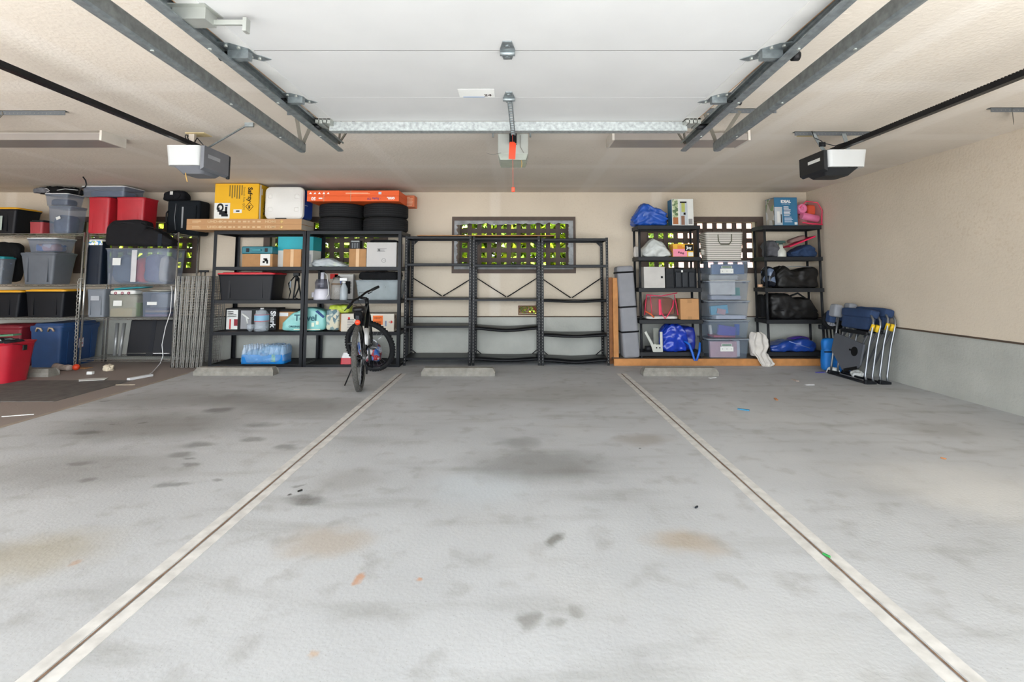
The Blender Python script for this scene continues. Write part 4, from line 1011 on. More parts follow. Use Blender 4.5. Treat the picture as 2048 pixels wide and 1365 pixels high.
b_ = MB().bbox(w_*-.02, w_*.36, -.003, 0, h_*.22, h_*.72, .012)
for i in range(8): b_.box(w_*.34, w_*.42, -.003, 0, h_*(.25+i*.06), h_*(.27+i*.06))
b_.build('comb_print', mat('dark_brown_print', '2d2829', .7), t)
MB().box(-w_*.5-.06, -w_*.3, .0, .02, h_*.82, h_*1.02).build('red_flap', inkred, t)
t, w_, h_ = tote('clear_bin', 'long clear bin with pale contents under the black cloth on the right black rack', 'storage bin', (708, 802, 560), z, 6.93, .4, clear('pale_clear_plastic', 'a4aeb2', .5), clearrim, 'clear storage bins', lidh=.012)
cb = MB().blob(w_*.72, .3, h_*.72, 8, .02, 9, 4); o = cb.build('folded_linen', mat('pale_sage_cloth', 'b6bcb0', .9), None, (t.location.x-.0, t.location.y, z+.008)); tag(o, 'pale folded linen inside the long clear bin', 'linen')
zt_ = z+h_+.001
bag('black_cloth', 'rumpled black cloth lying on the long clear bin', 'cloth', (710, 799, 544), zt_, 6.93, .42, blackcloth, 6, .02, 12, 8, ridge=True, n=20)

# ---------------------------------------- fourth shelf
z = ZBs[3]
bk = mat('black_card', '1d1d22', .55)
t, w_, h_ = carton('vacuum_box', 'long black vacuum box with white picture panels and vertical lettering', 'box', (450, 552, 617), z, 7.12, .28, bk, body='box_body')
lab(t, w_, h_, .03, .25, .04, .93, paper, 'picture_panel'); lab(t, w_, h_, .09, .12, .05, .5, inkred, 'red_print', -.002); lab(t, w_, h_, .18, .25, .2, .5, mat('maroon_print', '8a2430', .7), 'red_print', -.002)
lines(t, w_, h_, .05, .23, .6, .9, 4, mat('grey_print', '8a8888', .8), seed=2)
lab(t, w_, h_, .31, .52, .06, .9, mat('grey_photo_panel', '8f8f92', .6), 'picture_panel')
MB().cyl((-w_*.16, -.004, h_*.75), (-w_*.02, -.004, h_*.5), .014, 8).cyl((-w_*.08, -.004, h_*.62), (-w_*.05, -.004, h_*.3), .01, 8).build('vacuum_picture', paper, t)
lab(t, w_, h_, .6, .8, .06, .9, mat('pale_photo_panel', 'a5a6a8', .6), 'picture_panel')
text('Shark', .1, inkwhite, t, (w_*.435, -.0015, h_*.5), (pi/2, pi/2, 0), bold=.004)
cx, w_, h_ = fit(510, 537, 616, z, 7.0, .2); r_ = w_/2; t = thing('water_jug', 'big clear plastic water jug with blue and red label and white cap', 'water jug', (cx, 7.0, z))
MB().lathe([(0, 0), (r_*.9, 0), (r_, .02), (r_, h_*.3), (r_*.94, h_*.33), (r_, h_*.36), (r_, h_*.72), (r_*.6, h_*.87), (r_*.22, h_*.93), (r_*.22, h_*.96)], 28).build('jug_body', clear('water_plastic', 'c3ccd4', .35, .05), t)
MB().lathe([(r_*1.01, h_*.44), (r_*1.01, h_*.7)], 28).build('blue_label', mat('light_blue_label', '7fb0cc', .5), t)
MB().lathe([(r_*1.02, h_*.69), (r_*1.02, h_*.71)], 28).lathe([(r_*1.02, h_*.43), (r_*1.02, h_*.45)], 28).build('red_stripes', inkred, t)
MB().cyl((0,0,h_*.95), (0,0,h_), r_*.24, 14).build('cap', white, t)
cx, w_, h_ = fit(494, 509, 649, z, 6.97, .1); r_ = w_/2; t = thing('glass_bowl', 'small round clear glass bowl beside the water jug', 'bowl', (cx, 6.96, z))
MB().lathe([(0, 0), (r_*.4, 0), (r_, h_*.5), (r_*.9, h_), (r_*.86, h_), (r_*.95, h_*.5), (r_*.38, .005), (0, .005)], 24).build('bowl', glass, t)
t, w_, h_ = carton('cardboard_box', 'brown carton with a dark top standing behind the paper towel pack', 'carton', (554, 598, 624), z, 7.22, .22, cardtan, None, 'brown cartons on the black racks')
MB().bbox(-w_*.48, w_*.48, .0, .2, h_+.001, h_+.03, .004).build('dark_lid', mat('dark_brown_print', '2d2829', .7), t)
lab(t, w_, h_, .1, .5, .75, .95, inkwhite)
aq = mat('aqua_wrap', '7fbcb8', .3, 0, .12, 7)
cx, w_, h_ = fit(557, 646, 615, z, 6.9, .28); t = thing('paper_towel_pack', 'aqua plastic pack of paper towels on the fourth shelf, spanning both black racks', 'paper towels', (cx+.01, 7.085, z))
MB().blob(w_, .28, h_, 3, .006, 9, 7, 18, prof=[(-1, .4), (-.4, .8), (.1, 1), (1, .88)]).build('wrapper', aq, t)
nav = mat('deep_teal_ink', '1e5560', .6)
text('Towel', .12, nav, t, (w_*.06, -.144, h_*.55), bold=.003); text('ORIGINAL', .035, nav, t, (-w_*.18, -.144, h_*.2), bold=.001)
MB().prism([(w_*.28, h_*.82), (w_*.33, h_*.87), (w_*.49, h_*.62), (w_*.46, h_*.55)], -.148, -.14).build('blue_banner', inkblue, t)
b_ = MB(); r1 = random.Random(3)
for i in range(14): b_.bbox(w_*r1.uniform(.0, .42), w_*r1.uniform(.0, .42)+.0+.0, -.146, -.14, 0, 0.001, .0002)
b_.bm.free()
for i in range(2): MB().box(w_*(.2+i*.1), w_*(.26+i*.1), -.143, -.135, h_*(.2+i*.08), h_*(.36+i*.06)).build('printed_patch', mat('cream_print', 'd8dcc6', .6), t)
MB().box(-w_*.2, w_*.4, -.141, -.13, h_*.06, h_*.1).build('cream_stripe', mat('cream_print', 'd8dcc6', .6), t)
bag('tissue_pack', 'grey-blue plastic pack with cream print right of the towel pack', 'tissue pack', (650, 678, 618), z, 6.97, .25, patches('tissue_print', ['7f9494', 'b9bfb4', '5d7780', 'c9c4ae'], 22), 9, .01, 9, 7, part='wrapper')
t, w_, h_ = carton('printed_white_box', 'wide white box with orange warning label and red arrow behind the bicycle', 'box', (682, 788, 628), z, 6.93, .36, mat('offwhite_card', 'cbc4b8', .8, 0, .03), body='box_body')
oo = mat('orange_label', 'e06a1c', .6)
lab(t, w_, h_, .6, .79, .38, .9, oo, 'orange_label'); text('HEAVY', .034, ink, t, (w_*.195, -.003, h_*.76)); lines(t, w_, h_, .62, .77, .42, .6, 3, ink, seed=5)
b_ = MB().box(w_*.4, w_*.45, -.002, 0, h_*.52, h_*.56); b_.prism([(w_*.44, h_*.44), (w_*.48, h_*.54), (w_*.44, h_*.64)], -.002, 0); b_.build('red_arrow', inkred, t)
lab(t, w_, h_, .83, .86, .3, .6, mat('blue_grey_print', '7c86a0', .7)); lab(t, w_, h_, .13, .17, .65, .8, inkred, 'red_print'); lines(t, w_, h_, .12, .3, .2, .75, 6, mat('grey_print', '8a8888', .8), seed=8)
MB().box(w_/2, w_/2+.001, .02, .33, .02, h_*.9).build('side_print', patches('side_print_brown', ['8a7a70', '6b4d44', 'a89a90'], 14), t)
MB().box(-w_/2-.05, -w_/2-.012, .1, .3, 0, h_*.98).build('tan_flap', cardtan, t)
bag('chips_bag', 'lime green crinkled plastic bag on top of the packs and white box', 'bag', (655, 698, 611), z+h_+.002, 7.0, .22, mat('lime_film', 'a9b93c', .4, 0, .25, 20), 12, .012, 18, 5, part='bag_film', ridge=True, n=18)

# ---------------------------------------- bottom shelf
z = ZBs[4]
cx, w_, h_ = fit(478, 566, 692, z, 6.9, .26); t = thing('water_bottle_pack', 'shrink-wrapped pack of small blue-labelled water bottles on the bottom shelf', 'bottled water', (cx, 7.06, z))
bw = mat('blue_label_film', '2e8ed0', .35, 0, .12, 12)
bm_ = None; nx, ny = 8, 4; rr_ = min(w_/nx, .26/ny)/2*.96
for i in range(nx):
    for j in range(ny):
        loc = (-w_/2+(i+.5)*w_/nx, -.13+(j+.5)*.065, .003)
        if bm_ is None:
            bm_ = MB().lathe([(0, 0), (rr_, .004), (rr_, h_*.6), (rr_*.4, h_*.88), (rr_*.4, h_*.9), (rr_*.48, h_*.9), (rr_*.48, h_*.98), (0, h_*.98)], 12).build('water_bottle', clear('bottle_plastic', 'cfe0f0', .5, .1), t, loc)
        else: c = bm_.copy(); COL.objects.link(c); c.parent = t; c.location = loc
MB().taper(w_*1.0, .265, w_*.99, .26, .002, h_*.5, .04).build('blue_wrap', clear('blue_shrink_film', '1e86d8', .8, .1), t)
MB().blob(w_*1.05, .28, h_*1.02, 4, .012, 12, 6, 20, ridge=True, prof=[(-1, .55), (-.3, .8), (.3, 1), (1, 1)]).build('film_wrap', clear('film_wrap_plastic', '8fc0e8', .38, .08), t)
MB().box(w_*.22, w_*.3, -.135, -.13, h_*.12, h_*.5).build('green_label', mat('lime_label', '8fb43c', .6), t); MB().box(-w_*.05, w_*.14, -.136, -.132, h_*.45, h_*.62).build('dark_banner', inkblue, t)
cx, w_, h_ = fit(681, 704, 706, z, 6.93, .15); t = thing('detergent_jug', 'red and white jug on the bottom shelf seen left of the bicycle wheel', 'jug', (cx, 6.98, z))
MB().taper(w_, .13, w_*.95, .12, 0, h_*.55, .02).build('jug_body', redpl, t); MB().taper(w_*.9, .12, w_*.6, .09, h_*.55, h_, .02).build('jug_top', white, t)
bag('snack_bags', 'colourful red, blue and white bag on the bottom shelf behind the bicycle spokes', 'bag', (688, 758, 686), z, 6.98, .3, patches('snack_print', ['b42430', '2e64b4', 'b9b9c4', '8c3038', 'd0c8c8', '5a78b8'], 16, .4), 15, .03, 8, 3, part='bag_film')

# ---------------------------------------- far left racks
gY = 'totes with yellow lids'
z = ZAs[0]+.002
t, w_, h_ = tote('storage_tote', 'black tote with yellow lid on the top shelf at the far left edge', 'storage tote', (-60, 86, 414), z, 6.87, .4, mat('black_tote', '20222b', .5, 0, .1), yellowpl, 'plastic storage totes', full=True)
MB().box(w_*.42, w_*.43, -.08, 0, h_*.3, h_*.7).build('label_sheet', mat('pale_green_label', 'a8b4ac', .7), t)
MB().box(-w_*.05, w_*.2, -.2, -.195, h_*.12, h_*.66).build('label_sheet', MATS['pale_green_label'], t)
t, w_, h_ = tote('small_crate', 'small red plastic crate with dark lid between the yellow-lidded tote and clear tote', 'crate', (56, 84, 440), z, 6.87, .2, mat('dull_red_plastic', 'a03a40', .5), blackpl, None, tp=.92)
t, w_, h_ = tote('clear_bin', 'clear tote with a crooked white label on the top shelf, left of the red bins', 'storage bin', (92, 176, 411), z, 6.87, .3, clearpl, clearrim, 'clear storage bins', full=True, lidh=.015)
o = MB().blob(w_*.75, .24, h_*.7, 2, .02, 7, 3).build('folded_blanket', mat('dusty_blue_cloth', '3d4b66', .9), None, (t.location.x, t.location.y, z+.008)); tag(o, 'dark blue cloth inside the clear tote left of the red bins', 'cloth')
MB().box(-.03, .03, -.146, -.144, -.02, .02).build('crooked_label', paper, t, (0, 0, h_*.55), (0, -.4, 0))
zz_ = z+h_+.001
t, w_, h_ = tote('clear_bin', 'shallow clear tote with white lid stacked under the pile of dark clothes', 'storage bin', (86, 172, 386), zz_, 6.87, .3, clearpl, white, 'clear storage bins', full=True, lidh=.015)
o = MB().blob(w_*.75, .24, h_*.6, 3, .01, 7, 3).build('folded_blanket', mat('slate_cloth', '4a4f5e', .9), None, (t.location.x, t.location.y, zz_+.008)); tag(o, 'slate cloth inside the shallow clear tote under the dark clothes', 'cloth')
zt3 = zz_+h_+.001
cx, w_, h_ = fit(60, 150, 368, zt3, 6.9, .3); t = thing('clothes_pile', 'heap of black and grey clothes on the uppermost clear tote, touching the ceiling', 'clothes', (cx, 7.05, zt3)); h_ = min(h_, ZC-.01-zt3)
MB().blob(w_, .3, h_, 7, .03, 9, 2.6, ridge=True).build('black_jacket', blackcloth, t); MB().blob(w_*.4, .2, h_*.9, 5, .015, 12, 2.4, cx=-w_*.28, cy=-.07).build('grey_shirt', mat('grey_striped_cloth', '6b6c72', .9, 0, .4, 30), t)
MB().tube([(-w_*.2, -.15, h_*.5), (-w_*.1, -.17, h_*.62), (-w_*.04, -.165, h_*.3), (-w_*.12, -.165, h_*.1)], .004, 6).tube([(w_*.1, -.15, h_*.4), (w_*.3, -.165, h_*.55), (w_*.5, -.1, h_*.5)], .004, 6).build('white_drawstring', white, t)
# red bins
zr_ = z
t, w_, h_ = tote('storage_bin', 'left red plastic bin on the top wire shelf, partly behind the black duffel', 'storage bin', (173, 251, 394), z, 6.88, .3, redpl, redpl, 'two red bins on the top wire shelf', full=True, lidh=.018, tp=.94)
t2, w2, h2 = tote('storage_bin', 'right red plastic bin on the top wire shelf, touching the dark suitcase', 'storage bin', (229, 318, 394), z, 6.88, .3, redpl, redpl, 'two red bins on the top wire shelf', full=True, lidh=.018, tp=.94)
zt_ = z+max(h_, h2)+.001
t, w_, h_ = tote('clear_bin', 'flat clear tote with white lid lying on top of the two red bins', 'storage bin', (160, 292, 369), zt_, 6.86, .4, clearpl, white, 'clear storage bins', full=True, lidh=.02, tp=.95)
o = MB().blob(w_*.85, .32, h_*.6, 13, .01, 6, 5).build('folded_blanket', mat('denim_cloth', '4b566e', .9), None, (t.location.x, t.location.y, zt_+.006)); tag(o, 'blue-grey cloth inside the flat clear tote on the red bins', 'cloth')
# cane handle
t = thing('umbrella', 'curved black umbrella handle sticking up beside the flat clear tote', 'umbrella', (at(165, 390, 6.8).x, 6.82, zt_-.0)); pts = [at(158, 388, 6.83), at(159, 382, 6.5), at(163, 377, 6.3), at(170, 375, 6.25), at(173, 369, 6.25), at(171, 361, 6.25), at(166, 354, 6.25)]
q0 = t.location.copy(); MB().tube([p_-q0 for p_ in pts], .008, 8).build('crook', blackpl, t)
# suitcase and bag on it
cx, w_, h_ = fit(316, 388, 397, z, 7.15, .3); cx, w_, h_ = (xat(316, 2, 7.0)+xat(420, 2, 7.42))/2, xat(420, 2, 7.42)-xat(316, 2, 7.0), at(360, 397, 7.0).z-z
su = mat('dark_teal_fabric', '202a33', .85, 0, .15, 20)
t = thing('suitcase', 'dark blue-black soft suitcase standing behind the end of the television cartons', 'suitcase', (cx, 7.16, z))
MB().bbox(-w_/2, w_/2, 0, .26, .0, h_, .035, seg=3).build('suitcase_body', su, t)
MB().bbox(-w_*.1, w_*.42, -.025, .0, .06, h_*.85, .015).build('front_pocket', su, t)
MB().tube([(-w_*.22, -.003, h_*.9), (-w_*.24, -.006, h_*.5), (-w_*.2, -.003, h_*.15)], .004, 6).build('zip', mat('silver_zip', '8c8f92', .4, .5), t)
MB().tube([(-w_*.44, -.0, h_*.7), (-w_*.45, -.035, h_*.62), (-w_*.45, -.035, h_*.38), (-w_*.44, 0, h_*.3)], .009, 8).build('handle', blackpl, t)
MB().box(w_*.0, w_*.05, -.028, -.025, h_*.2, h_*.8).build('luggage_strip', mat('silver_zip', '8c8f92', .4, .5), t)
cap_z = z+h_+.001
cx, w_, h_ = fit(318, 366, 375, cap_z, 7.16, .24); o = thing('shoulder_bag', 'small black bag with white tag lying on the dark suitcase', 'bag', (cx, 7.29, cap_z)); h_ = min(h_, ZC-.01-cap_z)
MB().blob(w_, .25, h_, 19, .015, 8, 2.8).build('fabric_body', mat('ink_black_fabric', '22222b', .85, 0, .2, 20), o); MB().box(-.02, .02, -.125, -.12, h_*.5, h_*.8).build('white_tag', paper, o)
MB().torus(.05, .01, 20, 6, T(.06, -.1, h_*.45) @ RX(1.3)).build('strap_loop', blackcloth, o)
# duffel hanging in front of the top wire shelf
zd = at(270, 493, 6.7).z
cx, w_, h_ = fit(204, 342, 438, zd, 6.62, .2); t = thing('duffel_bag', 'black duffel bag bulging in front of the red bins on the big clear tote', 'duffel bag', (cx, 6.735, zd))
MB().blob(w_*.62, .2, h_, 21, .01, 6, 6, cx=-w_*.19, prof=[(-1, .8), (-.5, 1), (1, 1)]).blob(w_*.66, .19, h_*.72, 22, .012, 8, 5, cx=w_*.17, ridge=True, prof=[(-1, 1), (0, .9), (1, .4)]).build('fabric_body', mat('charcoal_duffel', '26252a', .85, 0, .15, 12, .2, 90), t)
MB().tube([(-w_*.35, -.09, h_*.82), (-w_*.2, -.105, h_*.86), (-w_*.02, -.09, h_*.84)], .006, 6).build('zip', mat('dark_zip', '3d3d42', .5), t)
MB().tube([(-w_*.0, -.07, h_*.9), (w_*.12, -.11, h_*.75), (w_*.3, -.08, h_*.62), (w_*.36, -.02, h_*.5)], .008, 6).tube([(w_*.31, -.02, h_*.5), (w_*.33, .1, h_*.55), (w_*.33, .2, h_*.62)], .01, 6).build('strap', blackcloth, t)
MB().box(w_*.3, w_*.36, -.1, -.095, .0, h_*.45).build('hanging_strap', mat('navy_strap', '2a3444', .8), t)
# second level
z = ZAs[1]+.002
t, w_, h_ = tote('storage_tote', 'navy bin with white lid squeezed beside the big clear tote', 'storage tote', (169, 203, 479), z, 6.88, .16, mat('dark_navy_plastic', '1a2c44', .5), white, 'plastic storage totes', tp=.95)
MB().box(-w_*.3, w_*.5, -.085, -.082, h_*.87, h_*.97).build('shiny_sticker', patches('shiny_sticker', ['e8e8f0', '5aa0d8', 'd8d860', 'f4f4f4'], 60, .2), t)
t, w_, h_ = tote('clear_bin', 'big clear tote full of coloured clothes on the middle wire shelf', 'storage bin', (206, 374, 496), z, 6.885, .36, clearpl, clear('grey_clear_lid', '8f8b8c', .8), 'clear storage bins', full=True, lidh=.018, tp=.93)
tz_ = z+.008; tx, ty = t.location.x, t.location.y
for nm, lb, c, dx, wf, hf, sd in [('folded_clothes', 'slate blue clothes filling the left of the big clear tote', '5a6878', -.3, .32, .8, 1), ('coral_shirt', 'coral red garment in the middle of the big clear tote', 'e0483c', -.04, .2, .74, 2), ('folded_clothes', 'purple-blue clothes right of the coral garment in the big clear tote', '56567e', .18, .24, .84, 3), ('white_towel', 'cream and grey cloth at the right end of the big clear tote', 'b0a8a0', .37, .14, .8, 4)]:
    o = MB().blob(w_*wf, .28, h_*hf, sd+30, .02, 8, 3).build(nm, mat('cloth_'+c, c, .9, 0, .15, 6), None, (tx+dx*w_*.9, ty, tz_)); tag(o, lb, 'clothes', 'clothes in the big clear tote')
MB().box(-w_*.36, -w_*.24, -.182, -.18, h_*.52, h_*.72).build('label_sheet', paper, t); MB().box(-w_*.08, -.0*w_, -.181, -.179, h_*.06, h_*.94).build('highlight_strip', mat('highlight_white', 'c4c2c4', .5), t)  # pale strip paints the upright highlight on the clear plastic
t, w_, h_ = tote('storage_tote', 'large grey tote with flared rim under the shallow clear tote', 'storage tote', (36, 156, 504), z, 6.87, .38, greypl, greypl, 'plastic storage totes', full=True, tp=.8)
zt_ = z+h_+.001
t, w_, h_ = tote('clear_bin', 'shallow clear tote with white lid on the large grey tote', 'storage bin', (50, 156, 475), zt_, 6.88, .36, clearpl, white, 'clear storage bins', full=True, lidh=.02, tp=.85)
o = MB().blob(w_*.75, .26, h_*.6, 41, .01, 8, 4).build('craft_supplies', patches('craft_mix', ['8f8fb0', 'c09aa8', '5a78b0', 'c9c4cc', 'b08888'], 14), None, (t.location.x, t.location.y, zt_+.006)); tag(o, 'jumble of pastel papers inside the shallow clear tote on the grey tote', 'papers')
t, w_, h_ = tote('clear_bin', 'clear tote with teal lid at the far left edge of the middle shelf', 'storage bin', (-50, 34, 513), z, 6.87, .2, clear('grey_clear_plastic', '79818c', .6), tealpl, 'clear storage bins', full=True, lidh=.035)
o = MB().blob(w_*.75, .14, h_*.6, 42, .01, 8, 4).build('folded_blanket', mat('dark_slate_cloth', '434a54', .9), None, (t.location.x, t.location.y, z+.008)); tag(o, 'dark grey cloth inside the teal-lidded clear tote', 'cloth')
bag('duffel_bag', 'black bag wedged behind, below the yellow-lidded tote on the middle shelf', 'duffel bag', (-40, 36, 480), z, 7.1, .17, blackcloth, 44, .02, 6, 3.5, full=False)
# third level
z = ZAs[2]+.002
tote('storage_tote', 'black tote with yellow lid on the lower shelf, cut by the left edge', 'storage tote', (-70, 40, 581), z, 6.87, .36, mat('black_tote', '20222b', .5, 0, .1), yellowpl, 'plastic storage totes')
tote('storage_tote', 'black tote with yellow lid on the lower shelf, right beside the hanging chain', 'storage tote', (46, 128, 579), z, 6.87, .36, mat('black_tote', '20222b', .5, 0, .1), yellowpl, 'plastic storage totes')
t, w_, h_ = tote('storage_tote', 'small grey tote with a label beside the clear bins on the lower wire shelf', 'storage tote', (170, 208, 579), z, 6.875, .28, mat('pale_grey_plastic', '747981', .5), None, 'plastic storage totes', tp=.85)
MB().box(-w_*.2, w_*.25, -.145, -.143, h_*.6, h_*.76).build('label_sheet', mat('silver_label', 'a9abb0', .5), t)
t, w_, h_ = tote('clear_bin', 'clear bin with tan board and green card inside, on the lower wire shelf', 'storage bin', (213, 274, 590), z, 6.875, .3, clear('yellowish_clear', 'a8a89c', .4), None, 'clear storage bins', tp=.93)
o = MB().bbox(-w_*.42, w_*.3, -.12, .1, 0, h_*.36, .003).build('tan_box', mat('tan_board', 'c2a26a', .8), None, (t.location.x, t.location.y, z+.006)); tag(o, 'tan box lying in the clear bin on the lower wire shelf', 'box')
o = MB().box(w_*.22, w_*.38, -.05, .05, 0, h_*.6).build('green_card', mat('leaf_green_card', '58a04c', .7), None, (t.location.x+.02, t.location.y, z+.006)); tag(o, 'bright green card standing in the clear bin', 'card')
MB().box(-w_*.28, 0, -.152, -.15, h_*.5, h_*.74).build('label_sheet', paper, t)
zt_ = z+h_+.001
o = bag('gift_bag', 'white paper bag with maroon round prints lying on the clear bin', 'paper bag', (214, 270, 580), zt_, 6.88, .2, paper, 46, .006, 8, 4, part='paper_body')
for i in range(3): MB().torus(.014, .006, 14, 6, T(-o[1]*.2+i*.09, -.096, .022) @ RX(pi/2), .3).build('maroon_print', mat('maroon_ink', '8a2444', .7), o[0])
cx, w_, h_ = fit(216, 286, 569, zt_, 6.88, .2); o = MB().blob(w_, .24, .03, 47, .005, 6, 5, M=RY(-.07)).build('teal_lid', tealpl, None, (cx+.01, 7.02, zt_+o[2]+.008)); tag(o, 'flat teal plastic lid lying tilted on the paper bag', 'tray')  # loose teal lid off a tub, lying flat
t, w_, h_ = tote('clear_bin', 'clear bin with coloured papers and tools inside, beside the wire rack post', 'storage bin', (280, 336, 584), z, 6.885, .3, clearpl, clearrim, 'clear storage bins', tp=.93, lidh=.012)
for i, (c, y0_, rz) in enumerate((('7a5a72', 0, .1), ('3f4a66', .03, -.1), ('8c7a68', .06, .15), ('4a3f4f', .085, .0))):
    o = MB().box(-w_*.38, w_*.38, -.11, .11, 0, .026).build('book', mat('book_'+c, c, .7), None, (t.location.x, t.location.y, z+.008+i*.0275), (0, 0, rz)); tag(o, ['plum', 'blue-grey', 'tan', 'dark purple'][i]+' book in the stack inside the clear bin by the rack post', 'book', 'books in the clear bin')
MB().box(-w_*.25, w_*.1, -.152, -.15, h_*.48, h_*.6).build('label_sheet', paper, t)
zt_ = z+h_+.001
o = MB().lathe([(0, 0), (.12, 0), (.16, .02), (.165, .025), (.12, .01), (0, .008)], 30).build('serving_platter', mat('cream_ceramic', 'c9c3b6', .4), None, (t.location.x, 7.06, zt_)); tag(o, 'cream platter lying on the clear bin with papers', 'platter')
# bottom: tubes, folding table
zb_ = ZAs[3]+.002
for px0, px1, lb in ((229, 235, 'left of two leaning silver tubes under the wire rack'), (239, 249, 'right of two leaning silver tubes under the wire rack')):
    a = at(px0, 714, 7.12); b = at(px1, 647, 7.22); t = thing('metal_tube', lb, 'tube', (a.x, 7.12, zb_), 0, 'silver tubes under the wire rack')
    MB().cyl((0, 0, .0), (b.x-a.x, .1, b.z-zb_), .022, 14).build('tube_body', mat('dull_silver', '9a9c9c', .4, .5), t)
cx, w_, h_ = fit(252, 345, 640, zb_, 7.12, .05); t = thing('folding_table', 'folded dark grey table leaning under the wire rack, strap down its middle', 'folding table', (cx, 7.13, zb_), rot=(-.12, 0, 0))
dk = mat('dark_slate_plastic', '2f3138', .5); 
MB().bbox(-w_/2, w_/2, 0, .05, .0, h_, .02, seg=3).build('table_top', dk, t); MB().cyl((-w_*.45, -.006, .035), (w_*.45, -.006, .035), .008, 8).build('edge_tube', chrome, t)
MB().box(-w_*.02, w_*.07, -.004, .0, .0, h_).build('strap', mat('grey_webbing', '3f4149', .8), t); MB().bbox(-w_*.06, w_*.1, -.015, -.004, .0, .04, .005).build('buckle', blackpl, t)
# blue tote on the floor, narrow end to the front, under the racks
cx = (xat(55, .3, 6.75)+xat(118, .3, 6.75))/2; w_ = xat(118, .3, 6.75)-xat(55, .3, 6.75)+.02; h_ = at(100, 648, 6.75).z
t = thing('storage_tote', 'large navy blue tote on the floor under the wire racks, behind the chain', 'storage tote', (cx, 7.08, 0), 0, 'plastic storage totes'); d_ = .66
m = MB(); m.shell(w_*.86, d_*.9, w_*.95, d_*.97, 0, h_-.07, .04, .004); m.shell(w_*.98, d_*.99, w_, d_, h_-.1, h_-.06, .045, .014)
m.box(w_*.455, w_*.475, -d_*.3, -d_*.27, .05, h_-.12).box(w_*.455, w_*.475, d_*.27, d_*.3, .05, h_-.12).build('bin_body', bluepl, t)
MB().taper(w_*1.02, d_*1.01, w_*1.0, d_*.99, h_-.058, h_-.03, .05).taper(w_*.9, d_*.9, w_*.86, d_*.86, h_-.03, h_, .05).build('lid', bluepl, t)
for sx_ in (-1, 1): MB().tube([(sx_*w_*.18-.03, -d_*.5, h_-.1), (sx_*w_*.18, -d_*.53, h_-.055), (sx_*w_*.18+.04, -d_*.53, h_-.06), (sx_*w_*.18+.05, -d_*.5, h_-.1)], .012, 8).build('latch', mat('beige_latch', 'b8a48c', .6), t)
MB().box(w_*.465, w_*.475, -.02, .05, h_*.4, h_*.62).build('round_sticker', patches('sticker_print', ['c8c4cc', 'a83844', 'c8c4cc', 'd0ccd0'], 40), t)
# dark red tote behind
cxr, wr, hr = fit(-60, 44, 652, 0, 6.78, .6); t, w_, h_ = tote('storage_tote', 'dark red tote on the floor under the far left rack, behind the bright red bin', 'storage tote', (-60, 40, 652), 0, 6.78, .5, mat('dark_red_plastic', '7a1c28', .5), mat('dark_red_plastic', '7a1c28', .5), 'plastic storage totes')
# chain
ch = thing('chain', 'steel chain hanging from the wire rack down to the floor beside the blue tote', 'chain', (at(148, 735, 6.78).x, 6.79, 0))
topz = at(158, 562, 6.79).z; dx_ = at(158, 562, 6.79).x-ch.location.x; k = 25; m = MB()
for i in range(k):
    f = (i+.5)/k; L = topz/k*.66
    pts = [(.016*cos(a), 0, L*.9*sin(a)) for a in [j*pi/5 for j in range(10)]]
    m.tube(pts, .0045, 6, T(dx_*f, 0, .02+(topz-.02)*f) @ RZ((i % 2)*1.3+.2), close=True)
m.build('chain_links', mat('zinc_chain', 'a8a49c', .4, .6), ch)
MB().tube([(dx_-.01, 0, topz), (dx_+.0, 0, topz+.03), (dx_+.02, .03, topz+.03), (dx_+.03, .05, topz)], .006, 6).build('shackle', MATS['zinc_chain'], ch)
# bright red bin in the foreground left with its odds and ends
x1 = -5.79; t = thing('storage_tote', 'bright red open bin standing on the dark mat at the left edge', 'storage tote', (x1-.24, 5.93, 0), 0, 'plastic storage totes')
hr = at(50, 686, 5.8).z
m = MB().shell(.48, .32, .56, .38, 0, hr, .08, .005).shell(.57, .39, .59, .41, hr-.03, hr, .09, .018); m.build('bin_body', redbright, t)
zr_ = hr-.03
o = thing('black_cap', 'black and white patterned cloth on the bright red bin', 'cloth', (t.location.x+.02, 5.93, hr-.06)); MB().blob(.46, .3, .1, 51, .02, 9, 3).build('fabric_body', patches('cap_print', ['1f1f24', '1f1f24', '26262c', 'b8c4c8', '1f1f24'], 14), o)  # black and white patterned cap lying in the bin
o = MB().box(-.3, .16, -.05, .05, 0, .02, RY(-.05)).build('green_lid', mat('sage_green_plastic', '4a7a5c', .5), None, (t.location.x-.0, 5.97, hr+.055)); tag(o, 'flat green plastic lid lying across the bright red bin', 'board')  # green plastic lid laid loose over the bin
MB().tube([(.2, -.16, hr+.01), (.26, -.2, hr-.0), (.3, -.1, hr-.02), (.3, 0, hr-.05)], .003, 5).bbox(.295, .31, -.03, .02, hr-.1, hr-.04, .006).build('cord_clip', mat('dark_clip', '3a4440', .5), t)

